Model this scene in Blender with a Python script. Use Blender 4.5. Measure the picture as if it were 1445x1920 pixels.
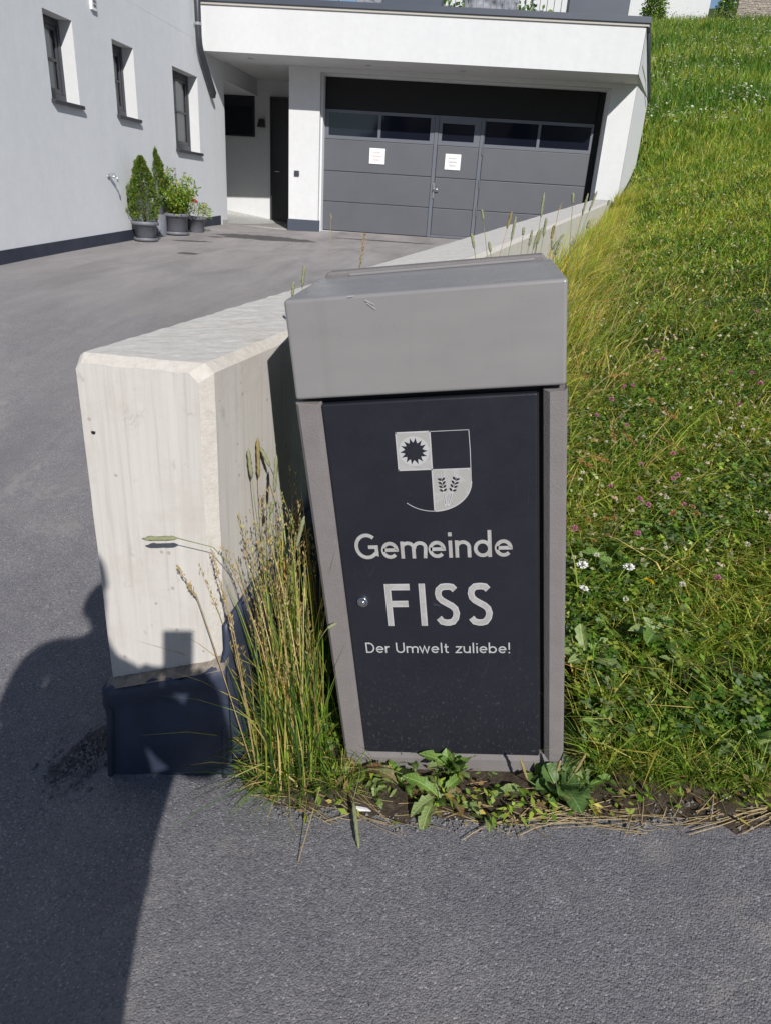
import bpy, bmesh, math, random
import numpy as np
from mathutils import Vector, Matrix

# ------------------------------------------------------------------ scene
scene = bpy.context.scene
for o in list(bpy.data.objects):
    bpy.data.objects.remove(o, do_unlink=True)
COL = scene.collection
rng = np.random.default_rng(7)
random.seed(7)

# camera: stands at the origin, the road about 1.4 m below it. World X runs along
# the garage front, Y along the house wall (away from the camera), Z up.
CX, CY, FPX = 722.5, 960.0, 1311.0
def nrm(v):
    v = np.array(v, float)
    return v / np.linalg.norm(v)
_dn = nrm([530 - CX, 3900 - CY, FPX])
_yy = nrm([915 - CX, 388 - CY, FPX])
_zz = -_dn
_yy = nrm(_yy - _zz * (_yy @ _zz))
_xx = np.cross(_yy, _zz)
CM = np.array([_xx, _yy, _zz])
cam_d = bpy.data.cameras.new('camera')
cam_d.sensor_fit = 'VERTICAL'
cam_d.sensor_height = 24.0
cam_d.lens = 24.0 * FPX / 1920.0
cam_d.clip_start = 0.01
cam_d.clip_end = 500.0
cam = bpy.data.objects.new('camera', cam_d)
COL.objects.link(cam)
r_, d_, f_ = CM[:, 0], CM[:, 1], CM[:, 2]
PHONE_M = cam.matrix_world = Matrix(((r_[0], -d_[0], -f_[0], 0), (r_[1], -d_[1], -f_[1], 0),
                           (r_[2], -d_[2], -f_[2], 0), (0, 0, 0, 1)))
scene.camera = cam

# light: a clear morning sky and the sun behind the right shoulder
LDIR = nrm([-0.340, 0.758, -0.556])
SUN_EL = math.asin(-LDIR[2])
SUN_AZ = math.atan2(-LDIR[0], -LDIR[1])          # compass angle of the sun from +Y towards +X
world = bpy.data.worlds.new('World')
scene.world = world
world.use_nodes = True
wn = world.node_tree
sky = wn.nodes.new('ShaderNodeTexSky')
sky.sky_type = 'NISHITA'
sky.sun_disc = False
sky.sun_elevation = SUN_EL
sky.sun_rotation = SUN_AZ
sky.altitude = 1400
sky.dust_density = 0.6
wn.links.new(sky.outputs[0], wn.nodes['Background'].inputs[0])
wn.nodes['Background'].inputs[1].default_value = 0.07
sun_d = bpy.data.lights.new('sun', 'SUN')
sun_d.energy = 4.0
sun_d.angle = math.radians(0.53)
sun_d.color = (1.0, 0.968, 0.925)
sun = bpy.data.objects.new('sun', sun_d)
COL.objects.link(sun)
sun.rotation_euler = Vector(LDIR).to_track_quat('-Z', 'Y').to_euler()
scene.view_settings.view_transform = 'Standard'
scene.view_settings.look = 'None'
scene.view_settings.exposure = 0.28
scene.view_settings.gamma = 1.0
scene.view_settings.use_curve_mapping = False
scene.cycles.max_bounces = 6
scene.cycles.transparent_max_bounces = 8
scene.cycles.use_denoising = True

# ------------------------------------------------------------------ survey helpers
def ray(x, y):
    return CM @ np.array([(x - CX) / FPX, (y - CY) / FPX, 1.0])
def on_y(x, y, Y):
    r = ray(x, y); return r * (Y / r[1])
def on_x(x, y, X):
    r = ray(x, y); return r * (X / r[0])
def on_front(x, y, c, m=0.05):                    # building front planes: Y = c + m X
    r = ray(x, y); return r * (c / (r[1] - m * r[0]))

class TPS:
    def __init__(self, pts, lam=1e-4):
        p = np.array(pts, float); self.p = p[:, :2]; n = len(p)
        K = self.k(self.p, self.p) + lam * np.eye(n)
        P = np.c_[np.ones(n), self.p]
        A = np.block([[K, P], [P.T, np.zeros((3, 3))]])
        self.w = np.linalg.solve(A, np.r_[p[:, 2], 0, 0, 0])
    @staticmethod
    def k(a, b):
        d2 = ((a[:, None, :] - b[None, :, :]) ** 2).sum(-1)
        return 0.5 * d2 * np.log(d2 + 1e-12)
    def __call__(self, x, y):
        q = np.c_[np.ravel(x), np.ravel(y)].astype(float)
        z = self.k(q, self.p) @ self.w[:-3] + self.w[-3] + q @ self.w[-2:]
        return z.reshape(np.shape(x)) if np.shape(x) else float(z[0])

def roadz(x):
    return -1.391 + 0.155 * x
_pts = [(x, y, roadz(x)) for x in (-1.3, -0.5, 0.3, 1.2) for y in (-1.5, 0, 1.2)]
_pts += [(-0.904, 1.5, -1.54), (-2.5, 0, -1.72), (-4, 0, -1.86), (-3.2, 3, -1.45), (-5, 4.5, -1.08), (-8, 0, -2.1),
         (-4.95, 7.08, -0.853), (-4.95, 10.4, -0.72), (-4.95, 13.7, -0.60), (-3.8, 14.2, -0.64), (-3.2, 14.44, -0.617),
         (-0.3, 14.6, -0.605), (2, 14.6, -0.6), (-2, 7, -0.90), (-1.5, 4, -1.22), (0.3, 7, -0.88), (1, 11, -0.70),
         (4, 0, roadz(4)), (4, 1.4, roadz(4)), (8, 0, roadz(8)), (14, 1, roadz(13)), (4, -6, roadz(4)), (-2, -6, -1.7)]
ASPH = TPS(_pts)
MEAD = TPS([(x, 1.34, roadz(x) + (0.0 if x < 0.6 else 0.02)) for x in (-0.45, 0, 0.5, 1, 2, 4, 8)] + [(x, 1.47, roadz(x) - 0.004) for x in (-0.25, 0.1, 0.4)] +
           [(-0.4, 1.9, -1.41), (0.1, 1.9, -1.33), (0.9, 2.0, -1.15), (0.88, 8, -0.55), (1.64, 11.4, -0.29), (2.1, 13.3, 0.15), (2.3, 14.4, 0.22),
            (3.05, 17.4, 1.0), (2.2, 5.5, -0.45), (3.6, 10, 0.35), (5, 14.5, 1.15), (3.8, 20, 2.0), (6.5, 20, 2.1),
            (1.3, 3.2, -0.92), (0.2, 4.5, -0.95), (7.1, 42, 8.55), (12.4, 42, 8.75), (5, 30, 5.0), (9, 30, 5.1),
            (10, 60, 13), (25, 42, 9.5), (25, 15, 2.6), (12, 3, 0.1), (-20, 42, 8), (-20, 60, 12)], lam=2e-3)
_edge_px = [(440, 1452), (462, 1492), (500, 1520), (560, 1538), (700, 1553), (850, 1563), (1000, 1560), (1100, 1553), (1250, 1557), (1445, 1556)]
def road_hit(x, y):
    r = ray(x, y); return r * (-1.391 / (r[2] - 0.155 * r[0]))
_e = np.array([road_hit(*p) for p in _edge_px])
def edge_y(x):
    x = np.asarray(x, float)
    y = np.interp(x, _e[:, 0], _e[:, 1])
    y = np.where(x > _e[-1, 0], _e[-1, 1] + 0.12 * (x - _e[-1, 0]), y)
    return y + 0.010 * np.sin(x * 23.0) + 0.007 * np.sin(x * 57.0 + 1) + 0.006 * np.sin(x * 131.0 + 2 * np.sin(x * 41)) + 0.004 * np.sin(x * 217.0)
def ground_hit(x, y, surf):
    r = nrm(ray(x, y)); t = 0.8; last = 0.8
    while t < 90:
        p = r * t
        if p[2] < surf(p[0], p[1]):
            a, b = last, t
            for _ in range(24):
                m = 0.5 * (a + b); q = r * m
                if q[2] < surf(q[0], q[1]): b = m
                else: a = m
            return r * b
        last = t; t += 0.03 + t * 0.01
    return r * t
# long concrete wall: right top edge from the end by the road to the garage pillar
WA = np.array([-0.556, 1.43, -0.347]); WB = np.array([2.08, 13.45, 0.226])
def wall_right_x(y):
    return WA[0] + (np.asarray(y) - WA[1]) * (WB[0] - WA[0]) / (WB[1] - WA[1])
# the bin: it stands square to the sloping roadside, so it leans 8.6 degrees
BTH = math.radians(8.6)
BO = np.array([0.075, 1.44, -1.380])
BA = np.array([math.cos(BTH), 0, math.sin(BTH)])
BU = np.array([-math.sin(BTH), 0, math.cos(BTH)])

# ------------------------------------------------------------------ object helpers
def tag(o, label=None, cat=None, group=None, kind=None):
    if label: o['label'] = label
    if cat: o['category'] = cat
    if group: o['group'] = group
    if kind: o['kind'] = kind
    return o
def empty(name, loc=(0, 0, 0), parent=None):
    o = bpy.data.objects.new(name, None); COL.objects.link(o)
    o.empty_display_size = 0.1
    o.location = Vector(loc)
    if parent: o.parent = parent
    return o
def link_mesh(name, me, mats, parent=None, smooth=False):
    o = bpy.data.objects.new(name, me); COL.objects.link(o)
    for m in (mats if isinstance(mats, (list, tuple)) else [mats]):
        me.materials.append(m)
    if smooth and len(me.polygons):
        me.polygons.foreach_set('use_smooth', np.ones(len(me.polygons), bool))
    if parent:
        o.parent = parent
        o.matrix_parent_inverse = Matrix.Translation(-parent.location)   # parents carry a translation only
    return o
class MB:
    def __init__(s): s.v = []; s.f = []; s.mi = []
    def add(s, verts, faces, mi=0):
        n = len(s.v); s.v += [tuple(map(float, v)) for v in verts]
        s.f += [tuple(n + i for i in f) for f in faces]; s.mi += [mi] * len(faces); return s
    def quad(s, a, b, c, d, mi=0): return s.add([a, b, c, d], [(0, 1, 2, 3)], mi)
    def hexa(s, p, mi=0):      # p: 4 bottom corners (ccw), 4 top corners
        return s.add(p, [(3, 2, 1, 0), (4, 5, 6, 7), (0, 1, 5, 4), (1, 2, 6, 5), (2, 3, 7, 6), (3, 0, 4, 7)], mi)
    def box(s, x0, x1, y0, y1, z0, z1, mi=0):
        return s.hexa([(x0, y0, z0), (x1, y0, z0), (x1, y1, z0), (x0, y1, z0), (x0, y0, z1), (x1, y0, z1), (x1, y1, z1), (x0, y1, z1)], mi)
    def prism(s, loop, off, mi=0):   # closed loop of 3D points, extruded by off
        n = len(loop); l = [np.array(p, float) for p in loop]; off = np.array(off, float)
        return s.add(l + [p + off for p in l], [tuple(range(n - 1, -1, -1)), tuple(range(n, 2 * n))] +
                     [(i, (i + 1) % n, n + (i + 1) % n, n + i) for i in range(n)], mi)
    def tube(s, pts, r, n=8, mi=0, caps=True):
        pts = [np.array(p, float) for p in pts]; k = len(pts)
        rs = r if isinstance(r, (list, tuple, np.ndarray)) else [r] * k
        vs = []; up = None
        for i in range(k):
            t = pts[min(i + 1, k - 1)] - pts[max(i - 1, 0)]; t = t / (np.linalg.norm(t) + 1e-12)
            if up is None: up = np.array([0, 0, 1.0]) if abs(t[2]) < 0.9 else np.array([1.0, 0, 0])
            a = np.cross(t, up); a /= np.linalg.norm(a) + 1e-12; b = np.cross(a, t); up = b
            for j in range(n):
                th = 2 * math.pi * j / n
                vs.append(pts[i] + rs[i] * (a * math.cos(th) + b * math.sin(th)))
        fs = [(i * n + j, i * n + (j + 1) % n, (i + 1) * n + (j + 1) % n, (i + 1) * n + j) for i in range(k - 1) for j in range(n)]
        if caps: fs += [tuple(range(n - 1, -1, -1)), tuple((k - 1) * n + j for j in range(n))]
        return s.add(vs, fs, mi)
    def lathe(s, c, prof, n=24, mi=0):   # prof: (r, z) about a vertical axis at c
        c = np.array(c, float); vs = []
        for r, z in prof:
            for j in range(n):
                th = 2 * math.pi * j / n
                vs.append(c + np.array([r * math.cos(th), r * math.sin(th), z]))
        k = len(prof)
        fs = [(i * n + j, i * n + (j + 1) % n, (i + 1) * n + (j + 1) % n, (i + 1) * n + j) for i in range(k - 1) for j in range(n)]
        return s.add(vs, fs, mi)
    def mesh(s, name):
        me = bpy.data.meshes.new(name); me.from_pydata(s.v, [], s.f)
        me.polygons.foreach_set('material_index', np.array(s.mi, np.int32)); me.update(); return me
    def build(s, name, mats, parent=None, smooth=False, bevel=0.0, seg=2):
        o = link_mesh(name, s.mesh(name), mats, parent, smooth)
        if bevel:
            m = o.modifiers.new('bevel', 'BEVEL'); m.width = bevel; m.segments = seg; m.limit_method = 'ANGLE'
            m.angle_limit = math.radians(35); m.harden_normals = False
        return o

# ------------------------------------------------------------------ materials
def new_mat(name):
    m = bpy.data.materials.new(name); m.use_nodes = True
    nt = m.node_tree; b = nt.nodes['Principled BSDF']
    return m, nt, b
def node(nt, typ, **kw):
    n = nt.nodes.new(typ)
    for k, v in kw.items():
        if k in n.inputs.keys(): n.inputs[k].default_value = v
        else: setattr(n, k, v)
    return n
def coords(nt, scale=(1, 1, 1), out='Object'):
    tc = node(nt, 'ShaderNodeTexCoord'); mp = node(nt, 'ShaderNodeMapping')
    mp.inputs['Scale'].default_value = scale
    nt.links.new(tc.outputs[out], mp.inputs['Vector']); return mp.outputs[0]
def noise(nt, vec, scale, detail=4, rough=0.6, dist=0.0):
    n = node(nt, 'ShaderNodeTexNoise'); n.inputs['Scale'].default_value = scale
    n.inputs['Detail'].default_value = detail; n.inputs['Roughness'].default_value = rough
    n.inputs['Distortion'].default_value = dist
    nt.links.new(vec, n.inputs['Vector']); return n.outputs['Fac']
def voro(nt, vec, scale, feature='F1', out='Distance', rnd=1.0):
    n = node(nt, 'ShaderNodeTexVoronoi'); n.feature = feature
    n.inputs['Scale'].default_value = scale; n.inputs['Randomness'].default_value = rnd
    nt.links.new(vec, n.inputs['Vector']); return n.outputs[out]
def ramp(nt, fac, stops):
    n = node(nt, 'ShaderNodeValToRGB'); cr = n.color_ramp
    while len(cr.elements) < len(stops): cr.elements.new(0.5)
    for e, (p, c) in zip(cr.elements, stops):
        e.position = p; e.color = (*c, 1) if len(c) == 3 else c
    nt.links.new(fac, n.inputs[0]); return n.outputs[0]
def mix(nt, fac, a, b, mode='MIX'):
    n = node(nt, 'ShaderNodeMix'); n.data_type = 'RGBA'; n.blend_type = mode
    for sock, v in ((n.inputs[0], fac), (n.inputs[6], a), (n.inputs[7], b)):
        if isinstance(v, (int, float)): sock.default_value = v
        elif isinstance(v, (tuple, list)): sock.default_value = (*v, 1) if len(v) == 3 else v
        else: nt.links.new(v, sock)
    return n.outputs[2]
def math_n(nt, op, a, b=0.0):
    n = node(nt, 'ShaderNodeMath'); n.operation = op
    for s, v in zip(n.inputs, (a, b)):
        if isinstance(v, (int, float)): s.default_value = v
        else: nt.links.new(v, s)
    return n.outputs[0]
def bump(nt, bsdf, h, strength=0.3, dist=0.01, prev=None):
    n = node(nt, 'ShaderNodeBump'); n.inputs['Strength'].default_value = strength
    n.inputs['Distance'].default_value = dist
    nt.links.new(h, n.inputs['Height'])
    if prev is not None: nt.links.new(prev, n.inputs['Normal'])
    nt.links.new(n.outputs[0], bsdf.inputs['Normal']); return n.outputs[0]
def plain(name, col, rough=0.5, metal=0.0, var=0.0, scale=8.0, bmp=0.0, bscale=200.0, bdist=0.002, spec=0.5):
    m, nt, b = new_mat(name)
    b.inputs['Roughness'].default_value = rough; b.inputs['Metallic'].default_value = metal
    b.inputs['Specular IOR Level'].default_value = spec
    v = coords(nt)
    f = noise(nt, v, scale, 5)
    lo = tuple(c * (1 - var) for c in col); hi = tuple(min(1, c * (1 + var)) for c in col)
    nt.links.new(ramp(nt, f, [(0.3, lo), (0.7, hi)]), b.inputs['Base Color'])
    if bmp: bump(nt, b, noise(nt, v, bscale, 3), bmp, bdist)
    return m

# asphalt
m, nt, b = new_mat('asphalt'); v = coords(nt)
big = noise(nt, v, 0.9, 6, 0.65); mid = noise(nt, v, 9.0, 5, 0.6)
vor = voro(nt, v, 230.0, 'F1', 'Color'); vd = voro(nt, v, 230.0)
base = ramp(nt, big, [(0.25, (0.168, 0.164, 0.180)), (0.5, (0.202, 0.196, 0.212)), (0.75, (0.245, 0.235, 0.242))])
base = mix(nt, 0.45, base, ramp(nt, mid, [(0.3, (0.150, 0.147, 0.159)), (0.7, (0.232, 0.225, 0.232))]))
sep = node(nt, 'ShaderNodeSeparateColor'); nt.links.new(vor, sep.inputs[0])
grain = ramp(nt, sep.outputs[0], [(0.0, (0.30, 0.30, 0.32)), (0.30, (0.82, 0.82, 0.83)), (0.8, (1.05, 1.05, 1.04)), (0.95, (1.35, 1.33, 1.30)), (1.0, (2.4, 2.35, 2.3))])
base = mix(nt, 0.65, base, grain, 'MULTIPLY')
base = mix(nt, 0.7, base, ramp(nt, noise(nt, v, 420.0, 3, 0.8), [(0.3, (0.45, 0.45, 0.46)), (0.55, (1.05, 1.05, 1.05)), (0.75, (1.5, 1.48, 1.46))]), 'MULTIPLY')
stain = noise(nt, v, 2.3, 8, 0.75, 0.4)
base = mix(nt, ramp(nt, stain, [(0.57, (0, 0, 0)), (0.66, (0.6, 0.6, 0.6))]), base, (0.30, 0.278, 0.255))
wear = noise(nt, coords(nt, (2.2, 0.35, 1)), 1.1, 7, 0.7, 0.6)
base = mix(nt, ramp(nt, wear, [(0.35, (0.55, 0.55, 0.55)), (0.52, (0, 0, 0))]), base, (0.135, 0.128, 0.135))
dust = noise(nt, coords(nt, (0.5, 1.0, 1)), 0.6, 6, 0.65)
tcy = node(nt, 'ShaderNodeTexCoord'); sy = node(nt, 'ShaderNodeSeparateXYZ'); nt.links.new(tcy.outputs['Object'], sy.inputs[0])
far_sun_tint = ramp(nt, math_n(nt, 'ADD', math_n(nt, 'MULTIPLY', sy.outputs[1], 0.06), math_n(nt, 'MULTIPLY', dust, 0.35)), [(0.28, (0, 0, 0)), (0.75, (0.85, 0.85, 0.85))])  # lighter with distance: the glow of grazing sun painted into the asphalt colour
far_col = ramp(nt, noise(nt, coords(nt, (1.6, 0.45, 1)), 1.3, 7, 0.72, 0.5), [(0.32, (0.235, 0.215, 0.208)), (0.5, (0.33, 0.305, 0.295)), (0.7, (0.41, 0.38, 0.365))])
base = mix(nt, far_sun_tint, base, far_col)
base = mix(nt, ramp(nt, dust, [(0.5, (0, 0, 0)), (0.75, (0.5, 0.5, 0.5))]), base, (0.26, 0.243, 0.228))
# damp and oil marks that have a shape of their own
def mark(cx, cy, sx, sy, rot=0.0, edge=0.5):
    tc = node(nt, 'ShaderNodeTexCoord'); mp = node(nt, 'ShaderNodeMapping'); mp.vector_type = 'TEXTURE'
    mp.inputs['Location'].default_value = (cx, cy, 0); mp.inputs['Rotation'].default_value = (0, 0, rot)
    mp.inputs['Scale'].default_value = (sx, sy, 1000)
    nt.links.new(tc.outputs['Object'], mp.inputs[0])
    ln = node(nt, 'ShaderNodeVectorMath'); ln.operation = 'LENGTH'; nt.links.new(mp.outputs[0], ln.inputs[0])
    d = math_n(nt, 'ADD', ln.outputs['Value'], math_n(nt, 'MULTIPLY', math_n(nt, 'SUBTRACT', noise(nt, v, 6.5, 6, 0.7), 0.5), 1.6))
    return ramp(nt, d, [(0.9, (1, 1, 1)), (1.0, (0, 0, 0))])
for (qx, qy, sx_, sy_, ro) in ((495, 446, 0.85, 0.42, 0.0), (168, 1405, 0.06, 0.15, -0.45), (405, 444, 0.12, 0.10, 0.0), (352, 475, 0.14, 0.10, 0.2), (720, 452, 0.9, 0.12, 0.05), (360, 452, 0.30, 0.10, 0.3)):
    q_ = ground_hit(qx, qy, ASPH)
    base = mix(nt, math_n(nt, 'MULTIPLY', mark(q_[0], q_[1], sx_, sy_, ro), 0.85), base, (0.06, 0.056, 0.056))
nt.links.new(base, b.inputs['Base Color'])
b.inputs['Roughness'].default_value = 0.82; b.inputs['Specular IOR Level'].default_value = 0.35
h = math_n(nt, 'ADD', math_n(nt, 'MULTIPLY', vd, -0.8), noise(nt, v, 170.0, 3, 0.7))
n1 = bump(nt, b, h, 0.75, 0.0028)
n1 = bump(nt, b, noise(nt, v, 90.0, 4, 0.75), 0.35, 0.004, n1)
bump(nt, b, noise(nt, v, 16.0, 4), 0.25, 0.012, n1)
M_ASPH = m

# concrete
m, nt, b = new_mat('concrete'); v = coords(nt)
streak = noise(nt, coords(nt, (85, 85, 1.6)), 1.0, 6, 0.7); streak2 = noise(nt, coords(nt, (17, 17, 0.6)), 1.0, 6, 0.65)
cl = noise(nt, v, 5.0, 6, 0.7)
base = ramp(nt, streak, [(0.30, (0.40, 0.375, 0.345)), (0.48, (0.535, 0.508, 0.472)), (0.8, (0.60, 0.575, 0.538))])
base = mix(nt, 0.35, base, ramp(nt, streak2, [(0.3, (0.47, 0.44, 0.40)), (0.65, (0.60, 0.578, 0.545))]))
base = mix(nt, ramp(nt, cl, [(0.50, (0, 0, 0)), (0.70, (0.6, 0.6, 0.6))]), base, (0.45, 0.40, 0.355))
blot = noise(nt, v, 16.0, 7, 0.8, 0.8)
base = mix(nt, ramp(nt, blot, [(0.60, (0, 0, 0)), (0.67, (0.55, 0.55, 0.55))]), base, (0.36, 0.32, 0.28))
pit = voro(nt, v, 42.0); pc = voro(nt, v, 42.0, 'F1', 'Color')
sep = node(nt, 'ShaderNodeSeparateColor'); nt.links.new(pc, sep.inputs[0])
rad = math_n(nt, 'MULTIPLY', math_n(nt, 'GREATER_THAN', sep.outputs[0], 0.70), math_n(nt, 'MULTIPLY', sep.outputs[1], 0.21))
hole = math_n(nt, 'LESS_THAN', math_n(nt, 'ADD', pit, math_n(nt, 'MULTIPLY', math_n(nt, 'SUBTRACT', noise(nt, v, 120, 2), 0.5), 0.12)), rad)
base = mix(nt, math_n(nt, 'MULTIPLY', hole, 0.5), base, (0.25, 0.22, 0.19))
nt.links.new(base, b.inputs['Base Color'])
b.inputs['Roughness'].default_value = 0.88; b.inputs['Specular IOR Level'].default_value = 0.25
n1 = bump(nt, b, math_n(nt, 'SUBTRACT', math_n(nt, 'MULTIPLY', noise(nt, coords(nt, (1, 1, 0.25)), 120.0, 4, 0.7), 0.12), hole), 0.8, 0.004)
bump(nt, b, noise(nt, v, 300.0, 2), 0.2, 0.001, n1)
M_CONC = m
m, nt, b = new_mat('rough_concrete_top'); v = coords(nt)
base = ramp(nt, noise(nt, v, 35, 6, 0.75), [(0.3, (0.49, 0.465, 0.43)), (0.7, (0.62, 0.598, 0.56))])
base = mix(nt, ramp(nt, noise(nt, v, 7, 6, 0.7), [(0.55, (0, 0, 0)), (0.8, (0.6, 0.6, 0.6))]), base, (0.42, 0.355, 0.29))
nt.links.new(base, b.inputs['Base Color']); b.inputs['Roughness'].default_value = 0.92; b.inputs['Specular IOR Level'].default_value = 0.2
n1 = bump(nt, b, noise(nt, v, 90, 5, 0.75), 0.7, 0.0035); bump(nt, b, noise(nt, v, 240, 3), 0.5, 0.002, n1)
M_CTOP = m
m, nt, b = new_mat('sandy_chamfer'); v = coords(nt)
base = ramp(nt, noise(nt, v, 60, 6, 0.75), [(0.3, (0.46, 0.42, 0.37)), (0.55, (0.55, 0.515, 0.465)), (0.75, (0.60, 0.57, 0.53))])
base = mix(nt, ramp(nt, noise(nt, v, 9, 6, 0.75), [(0.45, (0, 0, 0)), (0.65, (0.8, 0.8, 0.8))]), base, (0.575, 0.55, 0.51))
nt.links.new(base, b.inputs['Base Color']); b.inputs['Roughness'].default_value = 0.92; b.inputs['Specular IOR Level'].default_value = 0.2
bump(nt, b, noise(nt, v, 150, 5, 0.75), 0.6, 0.003); M_CSAND = m

def plaster(name, col, fleck=0.04):
    m, nt, b = new_mat(name); v = coords(nt)
    base = ramp(nt, noise(nt, v, 0.7, 6, 0.65), [(0.3, tuple(c * (1 - fleck) for c in col)), (0.7, tuple(min(1, c * (1 + fleck)) for c in col))])
    base = mix(nt, 0.5, base, ramp(nt, noise(nt, coords(nt, (3, 3, 0.35)), 1.2, 7, 0.72), [(0.35, tuple(c * 0.84 for c in col)), (0.7, col)]))
    base = mix(nt, 0.5, base, ramp(nt, noise(nt, v, 9.0, 6, 0.75), [(0.35, tuple(c * 0.93 for c in col)), (0.65, tuple(min(1, c * 1.03) for c in col))]))
    nt.links.new(base, b.inputs['Base Color']); b.inputs['Roughness'].default_value = 0.9; b.inputs['Specular IOR Level'].default_value = 0.2
    n1 = bump(nt, b, noise(nt, v, 130, 3, 0.6), 0.45, 0.004); bump(nt, b, noise(nt, v, 5, 3, 0.6), 0.15, 0.02, n1); return m
M_WHITE = plaster('white_render', (0.64, 0.645, 0.65))
M_GREYW = plaster('pale_render', (0.68, 0.695, 0.715), 0.05)
M_TRIM = plain('dark_blue_grey_trim', (0.055, 0.066, 0.09), 0.45, 0.0, 0.08, 2)
M_PLINTH = plain('dark_plinth', (0.030, 0.036, 0.055), 0.7, 0, 0.25, 5, 0.3, 90)
M_DOOR = plain('garage_panel_grey', (0.092, 0.095, 0.108), 0.5, 0.0, 0.05, 3, 0.25, 260, 0.001)
M_DFRAME = plain('garage_frame_grey', (0.118, 0.126, 0.15), 0.42, 0, 0.05, 3)
M_BLACK = plain('black_gap', (0.008, 0.008, 0.009), 0.8)
M_ENTRY = plain('black_front_door', (0.018, 0.018, 0.02), 0.35, 0, 0.1, 4)
M_WFRAME = plain('window_frame_anthracite', (0.042, 0.044, 0.055), 0.4, 0, 0.08, 6)
M_GRAN = plain('granite_floor', (0.42, 0.42, 0.40), 0.6, 0, 0.18, 14)
M_CURT = plain('curtain_fabric', (0.82, 0.80, 0.77), 0.9, 0, 0.03, 6)
M_STEEL = plain('brushed_steel', (0.56, 0.56, 0.57), 0.3, 0.9, 0.08, 30)
M_SIGN = plain('sign_white', (0.80, 0.80, 0.80), 0.35, 0, 0.02, 10)
M_SIGNTXT = plain('sign_print', (0.55, 0.33, 0.33), 0.5)
M_SIGNTXT2 = plain('sign_print_grey', (0.30, 0.29, 0.31), 0.5)
m, nt, b = new_mat('dark_glass')
b.inputs['Base Color'].default_value = (0.008, 0.010, 0.018, 1); b.inputs['Roughness'].default_value = 0.04
b.inputs['IOR'].default_value = 1.5
v = coords(nt); bump(nt, b, noise(nt, v, 1.6, 2), 0.05, 0.02); M_GLASS = m
m, nt, b = new_mat('clear_glass')
b.inputs['Base Color'].default_value = (0.9, 0.93, 0.95, 1); b.inputs['Roughness'].default_value = 0.02
gl = node(nt, 'ShaderNodeBsdfTransparent'); mx = node(nt, 'ShaderNodeMixShader'); mx.inputs[0].default_value = 0.82
gg = node(nt, 'ShaderNodeBsdfGlossy'); gg.inputs['Roughness'].default_value = 0.02
fr = node(nt, 'ShaderNodeFresnel'); fr.inputs[0].default_value = 1.5
nt.links.new(fr.outputs[0], mx.inputs[0]); nt.links.new(gl.outputs[0], mx.inputs[1]); nt.links.new(gg.outputs[0], mx.inputs[2])
nt.links.new(mx.outputs[0], nt.nodes['Material Output'].inputs[0]); M_CLEAR = m

# bin materials
m, nt, b = new_mat('bin_hood_grey'); v = coords(nt)
base = ramp(nt, noise(nt, coords(nt, (2, 2, 7)), 2.0, 5), [(0.3, (0.243, 0.234, 0.233)), (0.7, (0.268, 0.257, 0.255))])
base = mix(nt, ramp(nt, noise(nt, v, 9, 7, 0.75), [(0.66, (0, 0, 0)), (0.78, (0.2, 0.2, 0.2))]), base, (0.32, 0.315, 0.31))
run = noise(nt, coords(nt, (26, 26, 1.3)), 1.0, 5, 0.7)
base = mix(nt, ramp(nt, run, [(0.55, (0, 0, 0)), (0.8, (0.35, 0.35, 0.35))]), base, (0.20, 0.188, 0.182))
nt.links.new(base, b.inputs['Base Color'])
nt.links.new(ramp(nt, noise(nt, v, 14, 5), [(0.3, (0.26, 0.26, 0.26)), (0.7, (0.36, 0.36, 0.36))]), b.inputs['Roughness'])
b.inputs['Metallic'].default_value = 0.12; bump(nt, b, noise(nt, v, 420, 2), 0.06, 0.0006); M_HOOD = m
m, nt, b = new_mat('bin_frame_textured'); v = coords(nt)
base = ramp(nt, noise(nt, v, 11, 6, 0.7), [(0.3, (0.162, 0.147, 0.145)), (0.7, (0.198, 0.181, 0.178))])
base = mix(nt, ramp(nt, noise(nt, v, 24, 6, 0.75), [(0.64, (0, 0, 0)), (0.75, (0.55, 0.55, 0.55))]), base, (0.27, 0.255, 0.25))
nt.links.new(base, b.inputs['Base Color']); b.inputs['Roughness'].default_value = 0.72; b.inputs['Specular IOR Level'].default_value = 0.35
n1 = bump(nt, b, noise(nt, v, 230, 3, 0.6), 0.55, 0.0025); M_FRAME = m
m, nt, b = new_mat('bin_door_anthracite'); v = coords(nt)
base = ramp(nt, noise(nt, v, 4, 6, 0.7), [(0.3, (0.0135, 0.0142, 0.0205)), (0.7, (0.0180, 0.0188, 0.0260))])
spk = noise(nt, coords(nt, (1, 1, 0.45)), 190, 3, 0.8)
tcn = node(nt, 'ShaderNodeTexCoord'); sx = node(nt, 'ShaderNodeSeparateXYZ'); nt.links.new(tcn.outputs['Object'], sx.inputs[0])
low = ramp(nt, math_n(nt, 'MULTIPLY', math_n(nt, 'ADD', sx.outputs[2], 0.0), 1.0), [(0.05, (1, 1, 1)), (0.42, (0.12, 0.12, 0.12))])
base = mix(nt, math_n(nt, 'MULTIPLY', ramp(nt, spk, [(0.58, (0, 0, 0)), (0.72, (1, 1, 1))]), math_n(nt, 'MULTIPLY', low, 0.5)), base, (0.13, 0.13, 0.14))
scr = voro(nt, coords(nt, (9, 9, 2.2)), 3.2, 'DISTANCE_TO_EDGE')
base = mix(nt, math_n(nt, 'MULTIPLY', math_n(nt, 'LESS_THAN', scr, 0.004), math_n(nt, 'MULTIPLY', math_n(nt, 'GREATER_THAN', noise(nt, v, 7, 2), 0.62), 0.35)), base, (0.10, 0.10, 0.11))
nt.links.new(base, b.inputs['Base Color'])
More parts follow.
